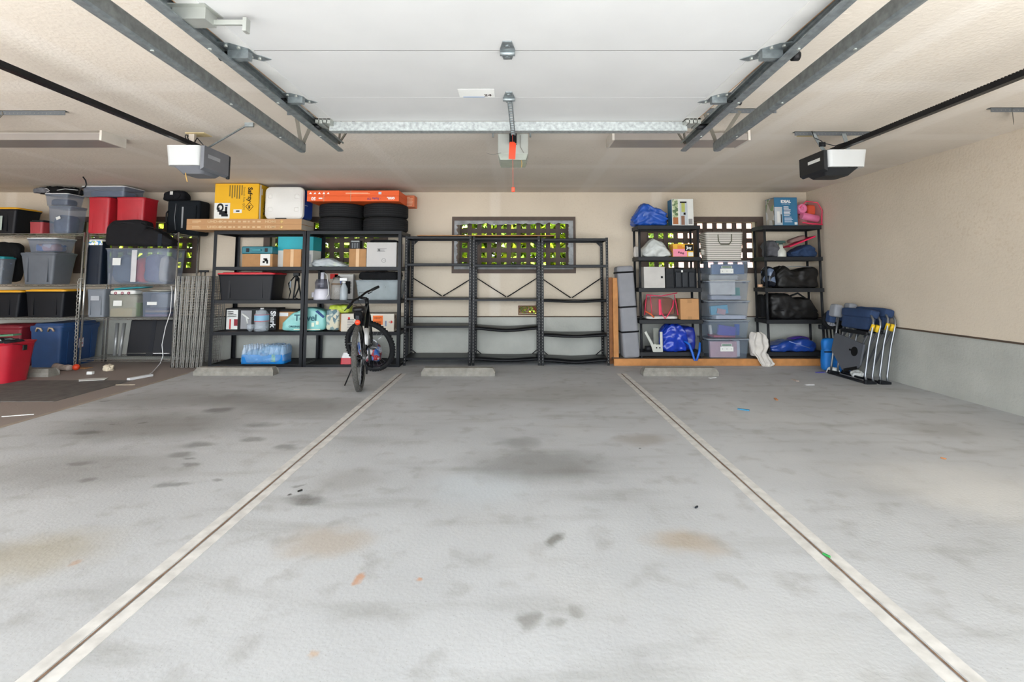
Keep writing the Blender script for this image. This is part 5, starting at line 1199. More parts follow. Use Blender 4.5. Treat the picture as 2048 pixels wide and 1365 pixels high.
# wire shelf panels leaning on end
t0 = None
for i in range(9):
    x = at(349+i*6.6, 650, 6.8).x; z1_ = at(360, 553+i*1.5, 6.8).z; y = 6.79+(i % 3)*.015
    t = thing('wire_shelf_panel', 'spare chrome wire shelf panel stored upright, number %s from the rack in the bundle' % ['one', 'two', 'three', 'four', 'five', 'six', 'seven', 'eight', 'nine'][i], 'shelf panel', (x, y, 0), 0, 'upright wire shelf panels', rot=(0, R(.8+i*.15), 0))
    m = MB(); D_ = .42
    if t0 is None:
        for y_ in (0, D_): m.cyl((0, y_, .01), (0, y_, z1_), .0065, 6).cyl((.022, y_, .01), (.022, y_, z1_), .005, 6)
        for y_ in (0,):
            k = 24; m.tube([((0 if j % 2 else .022), y_, .01+j*(z1_-.01)/k) for j in range(k+1)], .003, 4)
        for z_ in (.01, z1_): m.cyl((0, 0, z_), (0, D_, z_), .004, 6).cyl((.018, 0, z_), (.018, D_, z_), .003, 6).cyl((0, 0, z_), (.018, 0, z_), .006, 6)
        for j in range(1, 34): m.cyl((0, 0, j*z1_/34), (0, D_, j*z1_/34), .003, 4)
        t0 = m.build('wire_grid', mat('aged_chrome', '9a9894', .4, .6, .25), t)
    else: m.bm.free(); c = t0.copy(); COL.objects.link(c); c.parent = t
o = thing('folding_stand', 'thin silver folding frame with black foot caps behind the upright wire panels', 'frame', (at(405, 700, 7.32).x, 7.3, 0)); a = at(404, 545, 7.32)-o.location
MB().cyl((-.06, 0, 0), (a.x, .0, a.z), .01, 8).cyl((.05, 0, 0), (a.x+.06, 0, a.z), .01, 8).build('frame_tubes', chrome, o); MB().bbox(a.x-.03, a.x+.11, -.015, .015, a.z, a.z+.03, .006).build('black_cap', blackpl, o)  # black plastic cap over the tube tops
# white extension cord
pts = [at(342, 572, 6.8), at(344, 583, 6.8), at(341, 625, 6.8), at(331, 655, 6.8), at(324, 690, 6.78), at(326, 712, 6.7)]
q_ = [fl(320, 728, .02), fl(305, 745, .01), fl(292, 753, .008)]
o = thing('power_strip', 'white power strip on the floor, its cord running up to the wire rack', 'power strip', tuple(fl(280, 757))); L0 = o.location.copy()
MB().tube([p_-L0 for p_ in pts+q_], .005, 6).build('power_cord', white, o)
a, b = fl(256, 762)-L0, fl(304, 753)-L0; dd = (b-a); MB().bbox(0, dd.length, -.025, .025, .001, .03, .006, T(*a) @ RZ(math.atan2(dd.y, dd.x))).build('outlet_bar', white, o)

# ================================================================== FLOOR LEFT
mt = mat('dark_floor_mat', '605b57', .95, 0, .2, 10)
a, b, c, d = fl(0, 805), fl(108, 804), fl(272, 762), fl(30, 758)
m = MB(); A = [(-8.5, a.y), (b.x, b.y), (b.x, c.y), (-8.5, c.y)]
m._add([(x, y, z_) for z_ in (.0005, .006) for x, y in A], [(0,1,2,3), (4,5,6,7), (0,1,5,4), (1,2,6,5), (2,3,7,6), (3,0,4,7)])
tag(recentre(m.build('floor_mat', mt)), 'flat dark mat on the floor in front of the wire racks', 'floor mat')
def wheel_stop(label, px0, px1, pyb, pyt):
    a, b = fl(px0, pyb), fl(px1, pyb); h_ = .095; L = (b.x-a.x)/2; t = thing('wheel_stop', label, 'wheel stop', ((a.x+b.x)/2, a.y, 0), 0, 'concrete wheel stops')
    m = MB(); bm2 = bmesh.new(); prof = [(0, 0), (.0, .05), (.03, h_), (.125, h_), (.155, .05), (.155, 0)]
    vs = []; N = 14
    for i in range(N+1):
        x = -L+2*L*i/N
        for y, z_ in prof:
            e_ = (.03 if i in (0, N) and z_ > .06 else 0)*(1 if i == 0 else -1); vs.append((x+e_+.002*noise.noise(V((x*9, y*9, z_*9))), y+.003*noise.noise(V((x*11, y*7, z_))), z_+(.003*noise.noise(V((x*6, y*8, 1))) if z_ > .06 else 0)))
    n6 = 6; fs = [tuple(range(5, -1, -1)), tuple(N*6+k for k in range(6))]+[(i*6+k, i*6+(k+1) % 6, (i+1)*6+(k+1) % 6, (i+1)*6+k) for i in range(N) for k in range(6)]
    m._add(vs, fs, None, False); m.build('concrete_block', concrete, t); bm2.free()
wheel_stop('concrete wheel stop between the red bin and the blue tote', 30, 96, 755, 731)
wheel_stop('concrete wheel stop in front of the left black rack and wire panels', 386, 546, 752, 728)
wheel_stop('concrete wheel stop in front of the empty racks', 842, 990, 753, 729)
wheel_stop('concrete wheel stop in front of the lumber platform', 1287, 1438, 753, 731)
def small(name, label, cat, px, py, fn, m, group=None, z_=0):
    p_ = fl(px, py); b = MB(); fn(b); return tag(b.build(name, m, None, (p_.x, p_.y, z_)), label, cat, group)
small('orange_ball', 'small orange ball beside the rack post and chain', 'ball', 152, 741, lambda b: b.lathe([(.04*sin(k*pi/10), .04-.04*cos(k*pi/10)) for k in range(11)], 18), orm)
small('duct_roll', 'pale crumpled flexible tube end on the floor beside the wheel stop', 'tube', 127, 742, lambda b: b.tube([(-.12, .01, .05), (-.06, 0, .045), (-.0, 0, .04), (.05, 0, .04), (.1, -.01, .04)], [.05, .042, .035, .04, .036], 12), mat('beige_foam', 'a0928a', .9, 0, .25, 20))
small('paper_ball', 'crumpled cream paper ball on the floor under the wire rack', 'paper', 217, 742, lambda b: b.blob(.1, .09, .08, 61, .02, 22, 2.4, 10, ridge=True), mat('cream_paper', 'cfc2ab', .9))
small('flattened_carton', 'tan flattened cardboard scrap behind the orange ball', 'cardboard', 168, 737, lambda b: b.box(-.09, .07, -.06, .06, 0, .006), cardtan)
small('paper_sheet', 'white paper sheet lying on the dark mat', 'paper', 186, 761, lambda b: b._add([(-.17, 0, 0), (-.08, -.1, .0), (.15, -.02, 0), (.1, .1, 0), (-.07, .07, 0), (-.17, 0, .004), (-.08, -.1, .004), (.15, -.02, .004), (.1, .1, .004), (-.07, .07, .004)], [(4,3,2,1,0), (5,6,7,8,9), (0,1,6,5), (1,2,7,6), (2,3,8,7), (3,4,9,8), (4,0,5,9)]), paper, z_=.007)
small('paper_cup', 'small white paper piece standing on the floor behind the paper sheet', 'paper', 180, 749, lambda b: b.bbox(-.03, .04, -.02, .02, 0, .035, .004), paper)
small('wood_stick', 'thin white stick lying on the brown floor at far left', 'stick', 36, 832, lambda b: b.box(-.11, .11, -.004, .004, 0, .006, RZ(.35)), paper)
small('paper_strip', 'pale strip lying at the mat edge near the power strip', 'paper', 222, 771, lambda b: b.box(-.26, .26, -.005, .005, 0, .004, RZ(.05)), mat('cream_paper', 'cfc2ab', .9), z_=.001)
for i, (px, py, l_, c) in enumerate([(1619, 771, .05, 'cfcfd2'), (1552, 800, .04, 'b87a4c'), (1487, 821, .05, '3a8ab0'), (1393, 1017, .013, '3c444c'), (1653, 1114, .016, '2f9a4a'), (1640, 746, .06, '5a54a8'), (1590, 762, .06, 'b8aaa0'), (965, 748, .03, '8a5a44'), (600, 984, .014, '3a3835'), (1887, 919, .015, 'b87a4c'), (1425, 757, .05, 'd0d0d0'), (870, 748, .02, '9a6a50')]):
    nm = ['white paper scrap', 'tan leaf scrap', 'blue plastic scrap', 'dark pen-like scrap', 'green plastic bit', 'purple ribbon', 'beige twig', 'brown leaf bit', 'dark pebble', 'orange crumb', 'white foam crumbs', 'brown leaf crumb'][i]
    wh = ['near the folded chairs', 'in the right bay', 'in the right bay behind the line', 'in the middle bay', 'on the right painted line', 'in front of the blue bag', 'in front of the right resin unit', 'by the middle wheel stop', 'in the left bay', 'in the far right bay', 'by the right wheel stop', 'left of the middle wheel stop'][i]
    small('floor_scrap', '%s on the floor %s' % (nm, wh), 'scrap', px, py, lambda b: b.bbox(-l_, l_, -l_*.3, l_*.3, 0, .008, .002, RZ(i*1.3)), mat('debris_'+c, c, .7), 'scraps on the floor', .002)
# ================================================================== BICYCLE
def bicycle():
    ax = R(9); pr = fl(719, 783); rw = .345
    t = thing('bicycle', 'black mountain bike parked in front of the rack, front wheel turned sideways', 'bicycle', (pr.x, pr.y+.02, 0), rot=(0, 0, 0))
    u = V((-sin(ax), cos(ax), 0)); lean = R(-3.5)      # bike's forward direction, slight lean
    base = Matrix(((cos(ax), -sin(ax), 0, 0), (sin(ax), cos(ax), 0, 0), (0, 0, 1, 0), (0, 0, 0, 1))) @ RY(lean)   # local: x right, y forward
    bk_ = mat('gloss_black_frame', '1c1d22', .3, .2); sp = mat('spoke_steel', 'a0a2a4', .3, .8)
    def wheel(name, M, tyre_m):
        wz = M @ RY(pi/2)
        ty = MB().torus(rw-.028, .028, 56, 12, wz)
        for i in range(56):
            a = 2*pi*i/56
            for q in (-.014, 0, .014): ty.box(rw-.006, rw+.004, -.011, .011, q-.005, q+.005, wz @ RZ(a+(q != 0)*.05))
        wo = ty.build('wheel', tyre_m, t)
        wo['label'] = name
        MB().lathe([(rw-.062, -.014), (rw-.05, -.016), (rw-.05, .016), (rw-.062, .014), (rw-.062, -.014)], 48, wz).build('rim', bk_, wo)
        m = MB()
        for i in range(28):
            a = 2*pi*i/28; m.cyl(wz @ V((.018*cos(a+.8*(-1)**i), .018*sin(a+.8*(-1)**i), .028*(-1)**(i//2))), wz @ V(((rw-.06)*cos(a), (rw-.06)*sin(a), 0)), .0013, 4)
        m.build('spokes', sp, wo); MB().cyl(wz @ V((0, 0, -.045)), wz @ V((0, 0, .045)), .018, 14).build('hub', bk_, wo)
        MB().lathe([(.045, .05), (.08, .05), (.08, .053), (.045, .053), (.045, .05)], 28, wz).cyl(wz @ V((0,0,.048)), wz @ V((0,0,.054)), .05, 20).build('brake_disc', mat('disc_steel', '85878a', .3, .8), wo)
        MB().bbox(-.012, .012, -.006, .006, rw*.5, rw*.5+.06, .003, M @ RX(1.2)).build('spoke_reflector', mat('white_reflector', 'c9c9c9', .3), wo)
        return wo
    rear = base @ T(0, 0, rw); wheel('rear wheel, dusty tyre', rear, rubbergrey)
    wb = 1.08; head_top = V((0, wb-.28, .93)); head_bot = V((0, wb-.22, .76)); steer = R(66)
    hb = base @ head_bot; hdir = ((base.to_3x3() @ (head_top-head_bot))).normalized()
    St = T(*hb) @ Matrix.Rotation(steer, 4, hdir) @ T(*(-hb)) @ base
    fw = St @ T(0, wb-.06, rw); 
    wheel('front wheel, turned sideways', fw, rubber)
    P = lambda x, y, z_: base @ V((x, y, z_)); Q = lambda x, y, z_: St @ V((x, y, z_))
    fr = MB(); bb = (0, .42, .31); sc = (0, .22, .72)
    fr.tube([P(*bb), P(*sc)], .018, 10).tube([P(0, .24, .68), P(0, wb-.27, .88)], .02, 10).tube([P(*bb), P(0, wb-.23, .78)], .026, 10).tube([P(0, wb-.215, .74), P(0, wb-.285, .95)], .023, 10)
    for s_ in (-1, 1): fr.tube([P(s_*.055, 0, rw), P(s_*.045, .3, .33), P(0, .42, .31)], .011, 8).tube([P(s_*.055, 0, rw), P(s_*.045, .1, .58), P(0, .23, .69)], .01, 8)
    fr.build('frame', bk_, t)
    fk = MB()
    for s_ in (-1, 1): fk.tube([Q(s_*.055, wb-.06, rw), Q(s_*.055, wb-.19, .72)], .017, 10)
    fk.tube([Q(-.055, wb-.19, .72), Q(0, wb-.2, .745), Q(.055, wb-.19, .72)], .02, 8).build('fork', bk_, t)
    MB().tube([Q(.0, wb-.285, .95), Q(0, wb-.2, .99)], .018, 8).build('stem', bk_, t)
    bar = MB().tube([Q(-.34, wb-.26, .985), Q(-.15, wb-.21, 1.0), Q(0, wb-.2, .99), Q(.15, wb-.21, 1.0), Q(.34, wb-.26, .985)], .0135, 10).build('handlebar', bk_, t)
    for s_ in (-1, 1):
        MB().tube([Q(s_*.24, wb-.235, .99), Q(s_*.355, wb-.265, .984)], .018, 10).build('grip', rubber, bar)
        MB().tube([Q(s_*.2, wb-.2, .985), Q(s_*.24, wb-.16, .955), Q(s_*.32, wb-.17, .95)], .006, 6).build('brake_lever', blackpl, bar)
        MB().tube([Q(s_*.2, wb-.2, .985), Q(s_*.16, wb-.1, 1.02), Q(s_*.05, wb-.12, .92), Q(0, wb-.22, .82)], .003, 6).build('brake_cable', blackpl, bar)
    st_ = MB().blob(.15, .27, .06, 3, .004, 5, 2.6, 10, M=base @ T(0, .19, .835)); st_.build('saddle', mat('saddle_vinyl', '202024', .45), t)
    MB().tube([P(0, .235, .69), P(0, .2, .85)], .0135, 10).build('seat_post', blackmetal, t)
    sb_ = MB().blob(.1, .1, .09, 7, .006, 8, 3, 8, M=base @ T(0, .08, .755)).build('saddle_bag', blackcloth, t)
    MB().lathe([(0, 0), (.028, 0), (.03, .006), (.024, .014), (0, .016)], 20, base @ T(.0, .015, .725) @ RX(pi/2)).build('rear_reflector', mat('red_reflector', 'e2401c', .3), t)
    MB().bbox(-.02, .02, .01, .03, .75, .8, .004, base).build('reflector_bracket', blackpl, t)
    MB().cyl(P(.05, 0, rw), P(.062, 0, rw), .05, 18).cyl(P(.062, 0, rw), P(.07, 0, rw), .036, 18).build('cassette', mat('disc_steel', '85878a', .3, .8), t)
    MB().tube([P(.06, 0, rw-.03), P(.075, .01, rw-.1), P(.07, .03, rw-.16)], .01, 6).cyl(P(.065, .03, rw-.16), P(.08, .03, rw-.16), .022, 12).build('derailleur', blackmetal, t)
    MB().cyl(P(.05, .42, .31), P(.056, .42, .31), .085, 28).build('chainring', MATS['disc_steel'], t)
    for s_, a in ((1, -1.2), (-1, 1.94)):
        e_ = (s_*.075, .42+.17*cos(a), .31+.17*sin(a)); MB().tube([P(s_*.07, .42, .31), P(*e_)], .01, 6).build('crank', blackmetal, t)
        MB().bbox(min(s_*.08, s_*.17), max(s_*.08, s_*.17), e_[1]-.04, e_[1]+.04, e_[2]-.01, e_[2]+.01, .004, base).build('pedal', blackpl, t)
    MB().tube([P(-.06, .3, .33), V((-.24, .22, .008))], .008, 6).build('kickstand', blackmetal, t)
    MB().tube([P(.052, 0, rw+.036), P(.052, .42, .395)], .003, 4).tube([P(.052, 0, rw-.036), P(.052, .42, .225)], .003, 4).build('drive_chain', MATS['disc_steel'], t)
    MB().tube([P(.0, .5, .42), P(0, .66, .58)], .037, 12).build('frame_bottle', white, t)
    return t
bicycle()

# ================================================================== RIGHT SIDE
# grey folded mat leaning
mg = mat('grey_foam_fabric', '85858a', .85, 0, .06, 8)
a, b = at(1264, 715, 7.06), at(1261, 534, 7.2); wv = .235
t = thing('folded_foam_mat', 'tall grey rolled foam mat held by black straps, leaning beside the resin shelf', 'foam mat', (a.x, 7.14, zP+.001), rot=(-.02, -R(3.2), 0))
h_ = b.z-zP+.01
MB().bbox(-wv*.5, wv*.5, -.1, .16, 0, h_, .035, seg=3).build('foam_body', mg, t)
for f in (.28, .55, .93):
    pts = [(-wv*.5-.003, -.103, h_*f), (wv*.5+.003, -.103, h_*f), (wv*.5+.003, .163, h_*f), (-wv*.5-.003, .163, h_*f)]
    MB().box(-wv*.5-.004, wv*.5+.004, -.104, -.1, h_*f-.012, h_*f+.012).box(-wv*.5-.004, wv*.5+.004, .16, .164, h_*f-.012, h_*f+.012).box(-wv*.5-.004, -wv*.5, -.1, .16, h_*f-.012, h_*f+.012).box(wv*.5, wv*.5+.004, -.1, .16, h_*f-.012, h_*f+.012).build('black_strap', blackcloth, t)
# --- left unit
z = ZDs[0]+.001
t, w_, h_ = bag('tarp_bag', 'glossy blue tarp bag slumped on the left resin unit', 'bag', (1268, 1338, 407), z, 7.05, .28, mat('royal_blue_tarp', '1f4fa8', .4, 0, .18, 7, .3, 18), 71, .03, 8, 6, part='tarp_body', n=20, ridge=True, prof=[(-1, .5), (-.35, 1.02), (.3, .85), (1, .62)])
MB().tube([(-w_*.3, -.12, .03), (-w_*.2, -.135, h_*.55), (w_*.02, -.12, h_*.85)], .008, 5).build('pale_seam', mat('pale_blue_seam', '7c90c4', .5), t)
bx1 = mat('teal_blue_card', '2f6d92', .6, 0, .04)
def ideal_box(label, box, d, flip):
    t, w_, h_ = carton('appliance_box', label, 'box', box, ZDs[0]+.001, 7.07, d, bx1 if not flip else paper, None, 'boxed appliances on the resin units', body='box_body')
    if not flip:
        text('IDEAL', h_*.13, inkwhite, t, (0, -.0015, h_*.85), bold=.003); text('WATER+ICE', h_*.055, mat('pale_blue_print', 'c4cfe0', .6), t, (0, -.0015, h_*.76))
        lab(t, w_, h_, .0, .33, .02, .66, mat('photo_panel_grey', 'b9bfc4', .6), 'picture_panel'); lab(t, w_, h_, .1, .22, .1, .5, paper, 'glass_picture', -.002); lab(t, w_, h_, .26, .3, .1, .4, ink, 'glass_picture', -.002)
        lines(t, w_, h_, .4, .75, .35, .7, 7, inkwhite, seed=3); lines(t, w_, h_, .42, .9, .12, .33, 5, mat('pale_blue_print', 'c4cfe0', .6), seed=4); lab(t, w_, h_, .85, .97, .03, .12, paper, 'barcode_patch')
        sd_ = MB().box(-w_/2-.001, -w_/2, .01, d-.01, .01, h_-.01).build('side_picture', patches('side_photo', ['b9b4ac', '8c8478', 'c9c9c9', '7c9068', 'a88468'], 10), t)
    else:
        MB().box(-w_/2-.001, -w_/2, .005, d-.005, .005, h_-.005).build('side_panel', bx1, t)
        lab(t, w_, h_, .02, .28, .3, .98, patches('leaf_photo', ['7c9068', 'a8b48c', '5c7450', 'c4c9a8'], 30), 'leaf_picture'); lab(t, w_, h_, .04, .28, .05, .3, mat('terracotta_print', 'a8683c', .7), 'pot_picture')
        lab(t, w_, h_, .36, .72, .02, .9, mat('photo_panel_grey', 'b9bfc4', .6), 'machine_picture'); lab(t, w_, h_, .38, .68, .84, .9, mat('dark_brown_print', '2d2829', .7), 'lid_picture', -.002)
        lab(t, w_, h_, .44, .6, .5, .84, mat('lime_photo', 'b4b860', .6), 'drink_picture', -.002); lab(t, w_, h_, .42, .58, .02, .36, mat('brown_photo', '8a6450', .7), 'cup_picture', -.002); lab(t, w_, h_, .76, .94, .05, .25, mat('grey_print', '8a8888', .8), 'small_picture')
        MB().cyl((w_*.08, -.004, h_*.4), (w_*.08, -.004, h_*.48), .014, 12).build('knob_picture', ink, t)
ideal_box('white appliance box with juicer photo and teal side beside the blue tarp bag', (1344, 1387, 398), .2, True)
ideal_box('blue appliance box with white IDEAL lettering on the right resin unit', (1549, 1595, 395), .25, False)
z = ZDs[1]+.001
bag('plastic_bag', 'stuffed translucent white plastic bag on the second shelf of the left resin unit', 'bag', (1287, 1343, 479), z, 7.05, .26, mat('milky_film', 'b9bcb9', .35, 0, .15, 8), 73, .025, 9, 5, part='bag_film', ridge=True, n=20, prof=[(-1, .55), (-.2, 1.02), (.4, .85), (1, .3)])
bag('plastic_bag', 'small white bag peeking out at the left rear of the left resin unit', 'bag', (1268, 1280, 492), z, 7.3, .08, whitecloth, 74, .01, 8, 3, part='bag_film')
t, w_, h_ = carton('baked_goods_box', 'yellow and pink box with black oval badge beside the translucent bag', 'box', (1346, 1387, 488), z, 7.06, .2, mat('golden_card', 'e0a92c', .6), body='box_body')
lab(t, w_, h_, .0, .68, .02, .6, mat('pink_card', 'e88aa0', .6), 'pink_panel'); lab(t, w_, h_, .58, .98, .45, .95, ink, 'badge', -.002); text('Joy', h_*.3, inkwhite, t, (w_*.28, -.004, h_*.7), bold=.002)
for i in range(3): MB().torus(.009, .004, 12, 6, T(-w_*.22+i*.03, -.003, h_*(.34-.04*i)) @ RX(pi/2), .3).build('cone_picture', ink, t)
lines(t, w_, h_, .22, .6, .62, .9, 4, inkred, seed=2); lab(t, w_, h_, .74, .98, .05, .35, paper, 'barcode_patch')
MB().box(-w_/2-.001, -w_/2, .01, .19, .005, h_-.005).build('side_print', patches('side_yellow', ['e0a92c', 'd07a3c', 'e0a92c', 'b89a9a'], 20), t)
z = ZDs[2]+.001
t, w_, h_ = carton('white_carton', 'plain white square box on the third shelf of the left resin unit', 'box', (1288, 1330, 534), z, 7.06, .25, mat('grey_white_card', 'bdb9b4', .8), body='box_body'); lab(t, w_, h_, .8, .9, .46, .56, ink, 'small_mark')
cx, w_, h_ = fit(1332, 1393, 536, z, 7.07, .2); t = thing('tool_organizer', 'black compartment organizer with handle beside the plain white box', 'organizer', (cx, 7.07, z))
MB().box(-w_/2, w_/2, .03, .2, 0, h_*.95).box(-w_/2, -w_/2+.005, 0, .03, 0, h_).box(-w_*.22, -w_*.21, 0, .03, 0, h_).box(w_/2-.006, w_/2, 0, .03, 0, h_).build('organizer_body', mat('blue_black_plastic', '20252e', .5), t)
for i in range(3): MB().bbox(-w_*.18+i*w_*.22, -w_*.0+i*w_*.22, .0, .03, .01, h_*.8, .008).build('drawer', mat('grey_black_plastic', '363b44', .45), t)
for i in range(3): MB().box(-w_*.48, -w_*.24, .004, .03, h_*(.1+i*.3), h_*(.13+i*.3)).build('shelf_slat', blackpl, t)
MB().tube([(-w_*.16, .1, h_*.95), (-w_*.1, .1, h_*1.0), (w_*.08, .1, h_*.99), (w_*.16, .1, h_*.95)], .01, 8).build('handle', blackpl, t)
MB().bbox(w_*.0, w_*.06, -.002, .0, h_*.78, h_*.88, .0005).build('white_mark', paper, t)
z = ZDs[3]+.001
o = tag(MB().blob(.5, .26, .05, 77, .006, 6, 4).build('folded_sheet', whitecloth, None, (xat(1320, .8, 7.2), 7.2, z)), 'flat white cloth under the clear pink-trimmed bag', 'cloth')
cx, w_, h_ = fit(1288, 1358, 584, z+.05, 7.05, .24); t = thing('clear_tote_bag', 'clear vinyl tote bag with pink piping and brown contents', 'bag', (cx, 7.19, z+.052))
h_ = h_-.02
MB().blob(w_*.9, .22, h_*.85, 78, .015, 6, 3.4).build('brown_contents', mat('brown_blanket', '70432f', .85, 0, .25, 8), t)
MB().taper(w_*.98, .235, w_*.8, .2, 0, h_*.92, .03).build('vinyl_shell', clear('glossy_vinyl', 'b08a88', .1, .03), t)
pk = mat('hot_pink_trim', 'e0305a', .5); m = MB()
for sx_ in (-1, 1): m.tube([(sx_*w_*.48, -.118, .01), (sx_*w_*.4, -.1, h_*.92)], .006, 6)
m.tube([(-w_*.4, -.1, h_*.92), (0, -.1, h_*.86), (w_*.48, -.1, h_)], .007, 6).tube([(-w_*.27, -.12, .01), (-w_*.3, -.11, h_*.9)], .005, 6); m.build('pink_piping', pk, t)
MB().tube([(-w_*.02, -.122, h_*.7), (0, -.125, h_*.15), (w_*.1, -.13, -.04), (w_*.2, -.13, .02), (w_*.33, -.125, h_*.4), (w_*.36, -.12, h_*.68)], .008, 6).build('pink_handle', pk, t)
MB().tube([(-w_*.46, -.12, h_*.2), (-w_*.3, -.13, .02), (-w_*.22, -.13, -.02)], .011, 6).build('orange_strap', mat('orange_strap_fabric', 'd0602c', .7), t); MB().box(-w_*.07, w_*.0, -.124, -.119, .01, h_*.72).build('pink_band', pk, t)
t, w_, h_ = carton('cardboard_box', 'brown carton beside the clear pink-trimmed bag', 'carton', (1361, 1398, 598), z, 7.06, .22, cardtan, None); MB().box(-.03, .03, -.001, 0, h_*.8, h_).box(-.03, .03, -.001, 0, 0, h_*.15).build('tape', card, t)
z = ZDs[4]+.001
cx, w_, h_ = fit(1290, 1326, 656, z, 7.04, .2); t = thing('metal_bracket', 'cream metal bracket with angled arm on the bottom shelf beside the blue bag', 'bracket', (cx, 7.06, z)); cm = mat('cream_metal', 'b9b9b0', .5, .2)
MB().prism([(-.01, 0), (w_*.5, -.0), (w_*.5, h_*.82), (w_*.36, h_*.82), (w_*.36, h_*.3), (.0, h_*.3), (-w_*.4, h_*.86), (-w_*.5, h_*.8), (-w_*.16, h_*.3)], 0, .012).build('front_plate', cm, t)
MB().box(w_*.1, w_*.4, .1, .11, 0, h_*.95).build('rear_plate', mat('olive_metal', '7c7d74', .5, .2), t)
MB().cyl((-w_*.4, .05, .04), (-.02, .05, .04), .04, 14).build('motor', blackpl, t)
for hx in (.2, .42): MB().cyl((w_*hx*.8, -.002, h_*.17), (w_*hx*.8, 0, h_*.17), .01, 12).build('bolt_hole', ink, t)
MB().cyl((.02, .012, .1), (.02, .1, .1), .012, 8).box(-.01, w_*.5, .012, .11, 0, .004).build('cross_bar', cm, t)
cx, w_, h_ = fit(1326, 1400, 650, z, 7.0, .3); t = thing('blue_bag', 'shiny bright blue plastic bag on the bottom shelf, handles hanging over the edge', 'bag', (cx, 7.19, z))
bb_ = mat('glossy_blue_film', '1e3ba8', .22, 0, .2, 9, .35, 22)
MB().blob(w_*.72, .3, h_, 81, .03, 9, 4, 22, cx=-w_*.14, ridge=True, prof=[(-1, .75), (-.3, 1), (.4, 1), (1, .8)]).build('bag_film', bb_, t); MB().blob(w_*.5, .24, h_*.92, 83, .02, 7, 5, 16, cx=w_*.24, cy=.02, prof=[(-1, 1), (1, 1), (2, .4)]).build('bag_side', mat('dark_blue_film', '1c2c8c', .3, 0, .2, 9), t)
hb_ = mat('azure_handle', '1560c4', .4)
MB().tube([(w_*.1, -.15, h_*.4), (w_*.2, -.2, h_*.3), (w_*.27, -.226, -.02), (w_*.31, -.228, -.1), (w_*.37, -.228, -.1), (w_*.45, -.226, .02), (w_*.5, -.18, h_*.35)], [.014, .018, .018, .012, .012, .018, .014], 8).build('handles', hb_, t)

# --- clear bins column
z = zP+.001; Yc_ = 6.98+.05; tops = [677, 640, 601, 561, 521]
names = ['bottom clear bin of the column, full of pink material', 'second clear bin from the bottom, with purple and blue contents', 'middle clear bin of the column, with loose white papers', 'fourth clear bin from the bottom, with white box and papers', 'uppermost clear bin of the column, under the striped bag']
CONT = [
 [('pink_folder_box', 'pink box filling the bottom clear bin', -.12, .62, .8, 'c09aa0', 0), ('binder', 'white and navy binders standing in the bottom clear bin', .3, .14, .82, 'c8c8d0', 0), ('binder', 'rose binder standing in the bottom clear bin', .2, .05, .82, 'a06070', 0), ('binder', 'navy binder standing in the bottom clear bin', .39, .03, .82, '40507a', 0)],
 [('purple_folder', 'purple folder in the second clear bin of the column', -.05, .4, .55, '4a3ca0', .15), ('blue_cup', 'blue cup in the second clear bin of the column', .33, .16, .6, '2a58b4', 0), ('white_bottle', 'small white bottle in the second clear bin', -.34, .06, .55, 'cfc9c0', -.1), ('red_folder', 'red folder lying in the second clear bin', -.1, .5, .1, 'a83048', 0)],
 [('blue_folder', 'turquoise folder in the middle clear bin of the column', -.22, .4, .45, '5c9cb4', -.1), ('paper_stack', 'stack of white papers in the middle clear bin', .08, .7, .2, 'c4c4cc', 0), ('patterned_paper', 'pink patterned paper in the middle clear bin', -.2, .2, .28, 'b08c90', .2)],
 [('white_carton', 'white box in the fourth clear bin', -.14, .58, .75, 'c4c0ba', 0), ('paper_stack', 'grey and white papers in the fourth clear bin', -.05, .7, .22, 'a8a8b0', 0), ('green_book', 'green and orange book in the fourth clear bin', .33, .2, .6, '4a8c80', 0)],
 [('blue_folder', 'dark blue sheet in the uppermost clear bin', -.0, .75, .5, '4c6488', 0), ('paper_stack', 'white papers at the bottom of the uppermost clear bin', 0, .7, .25, 'c8c4bc', 0)]]
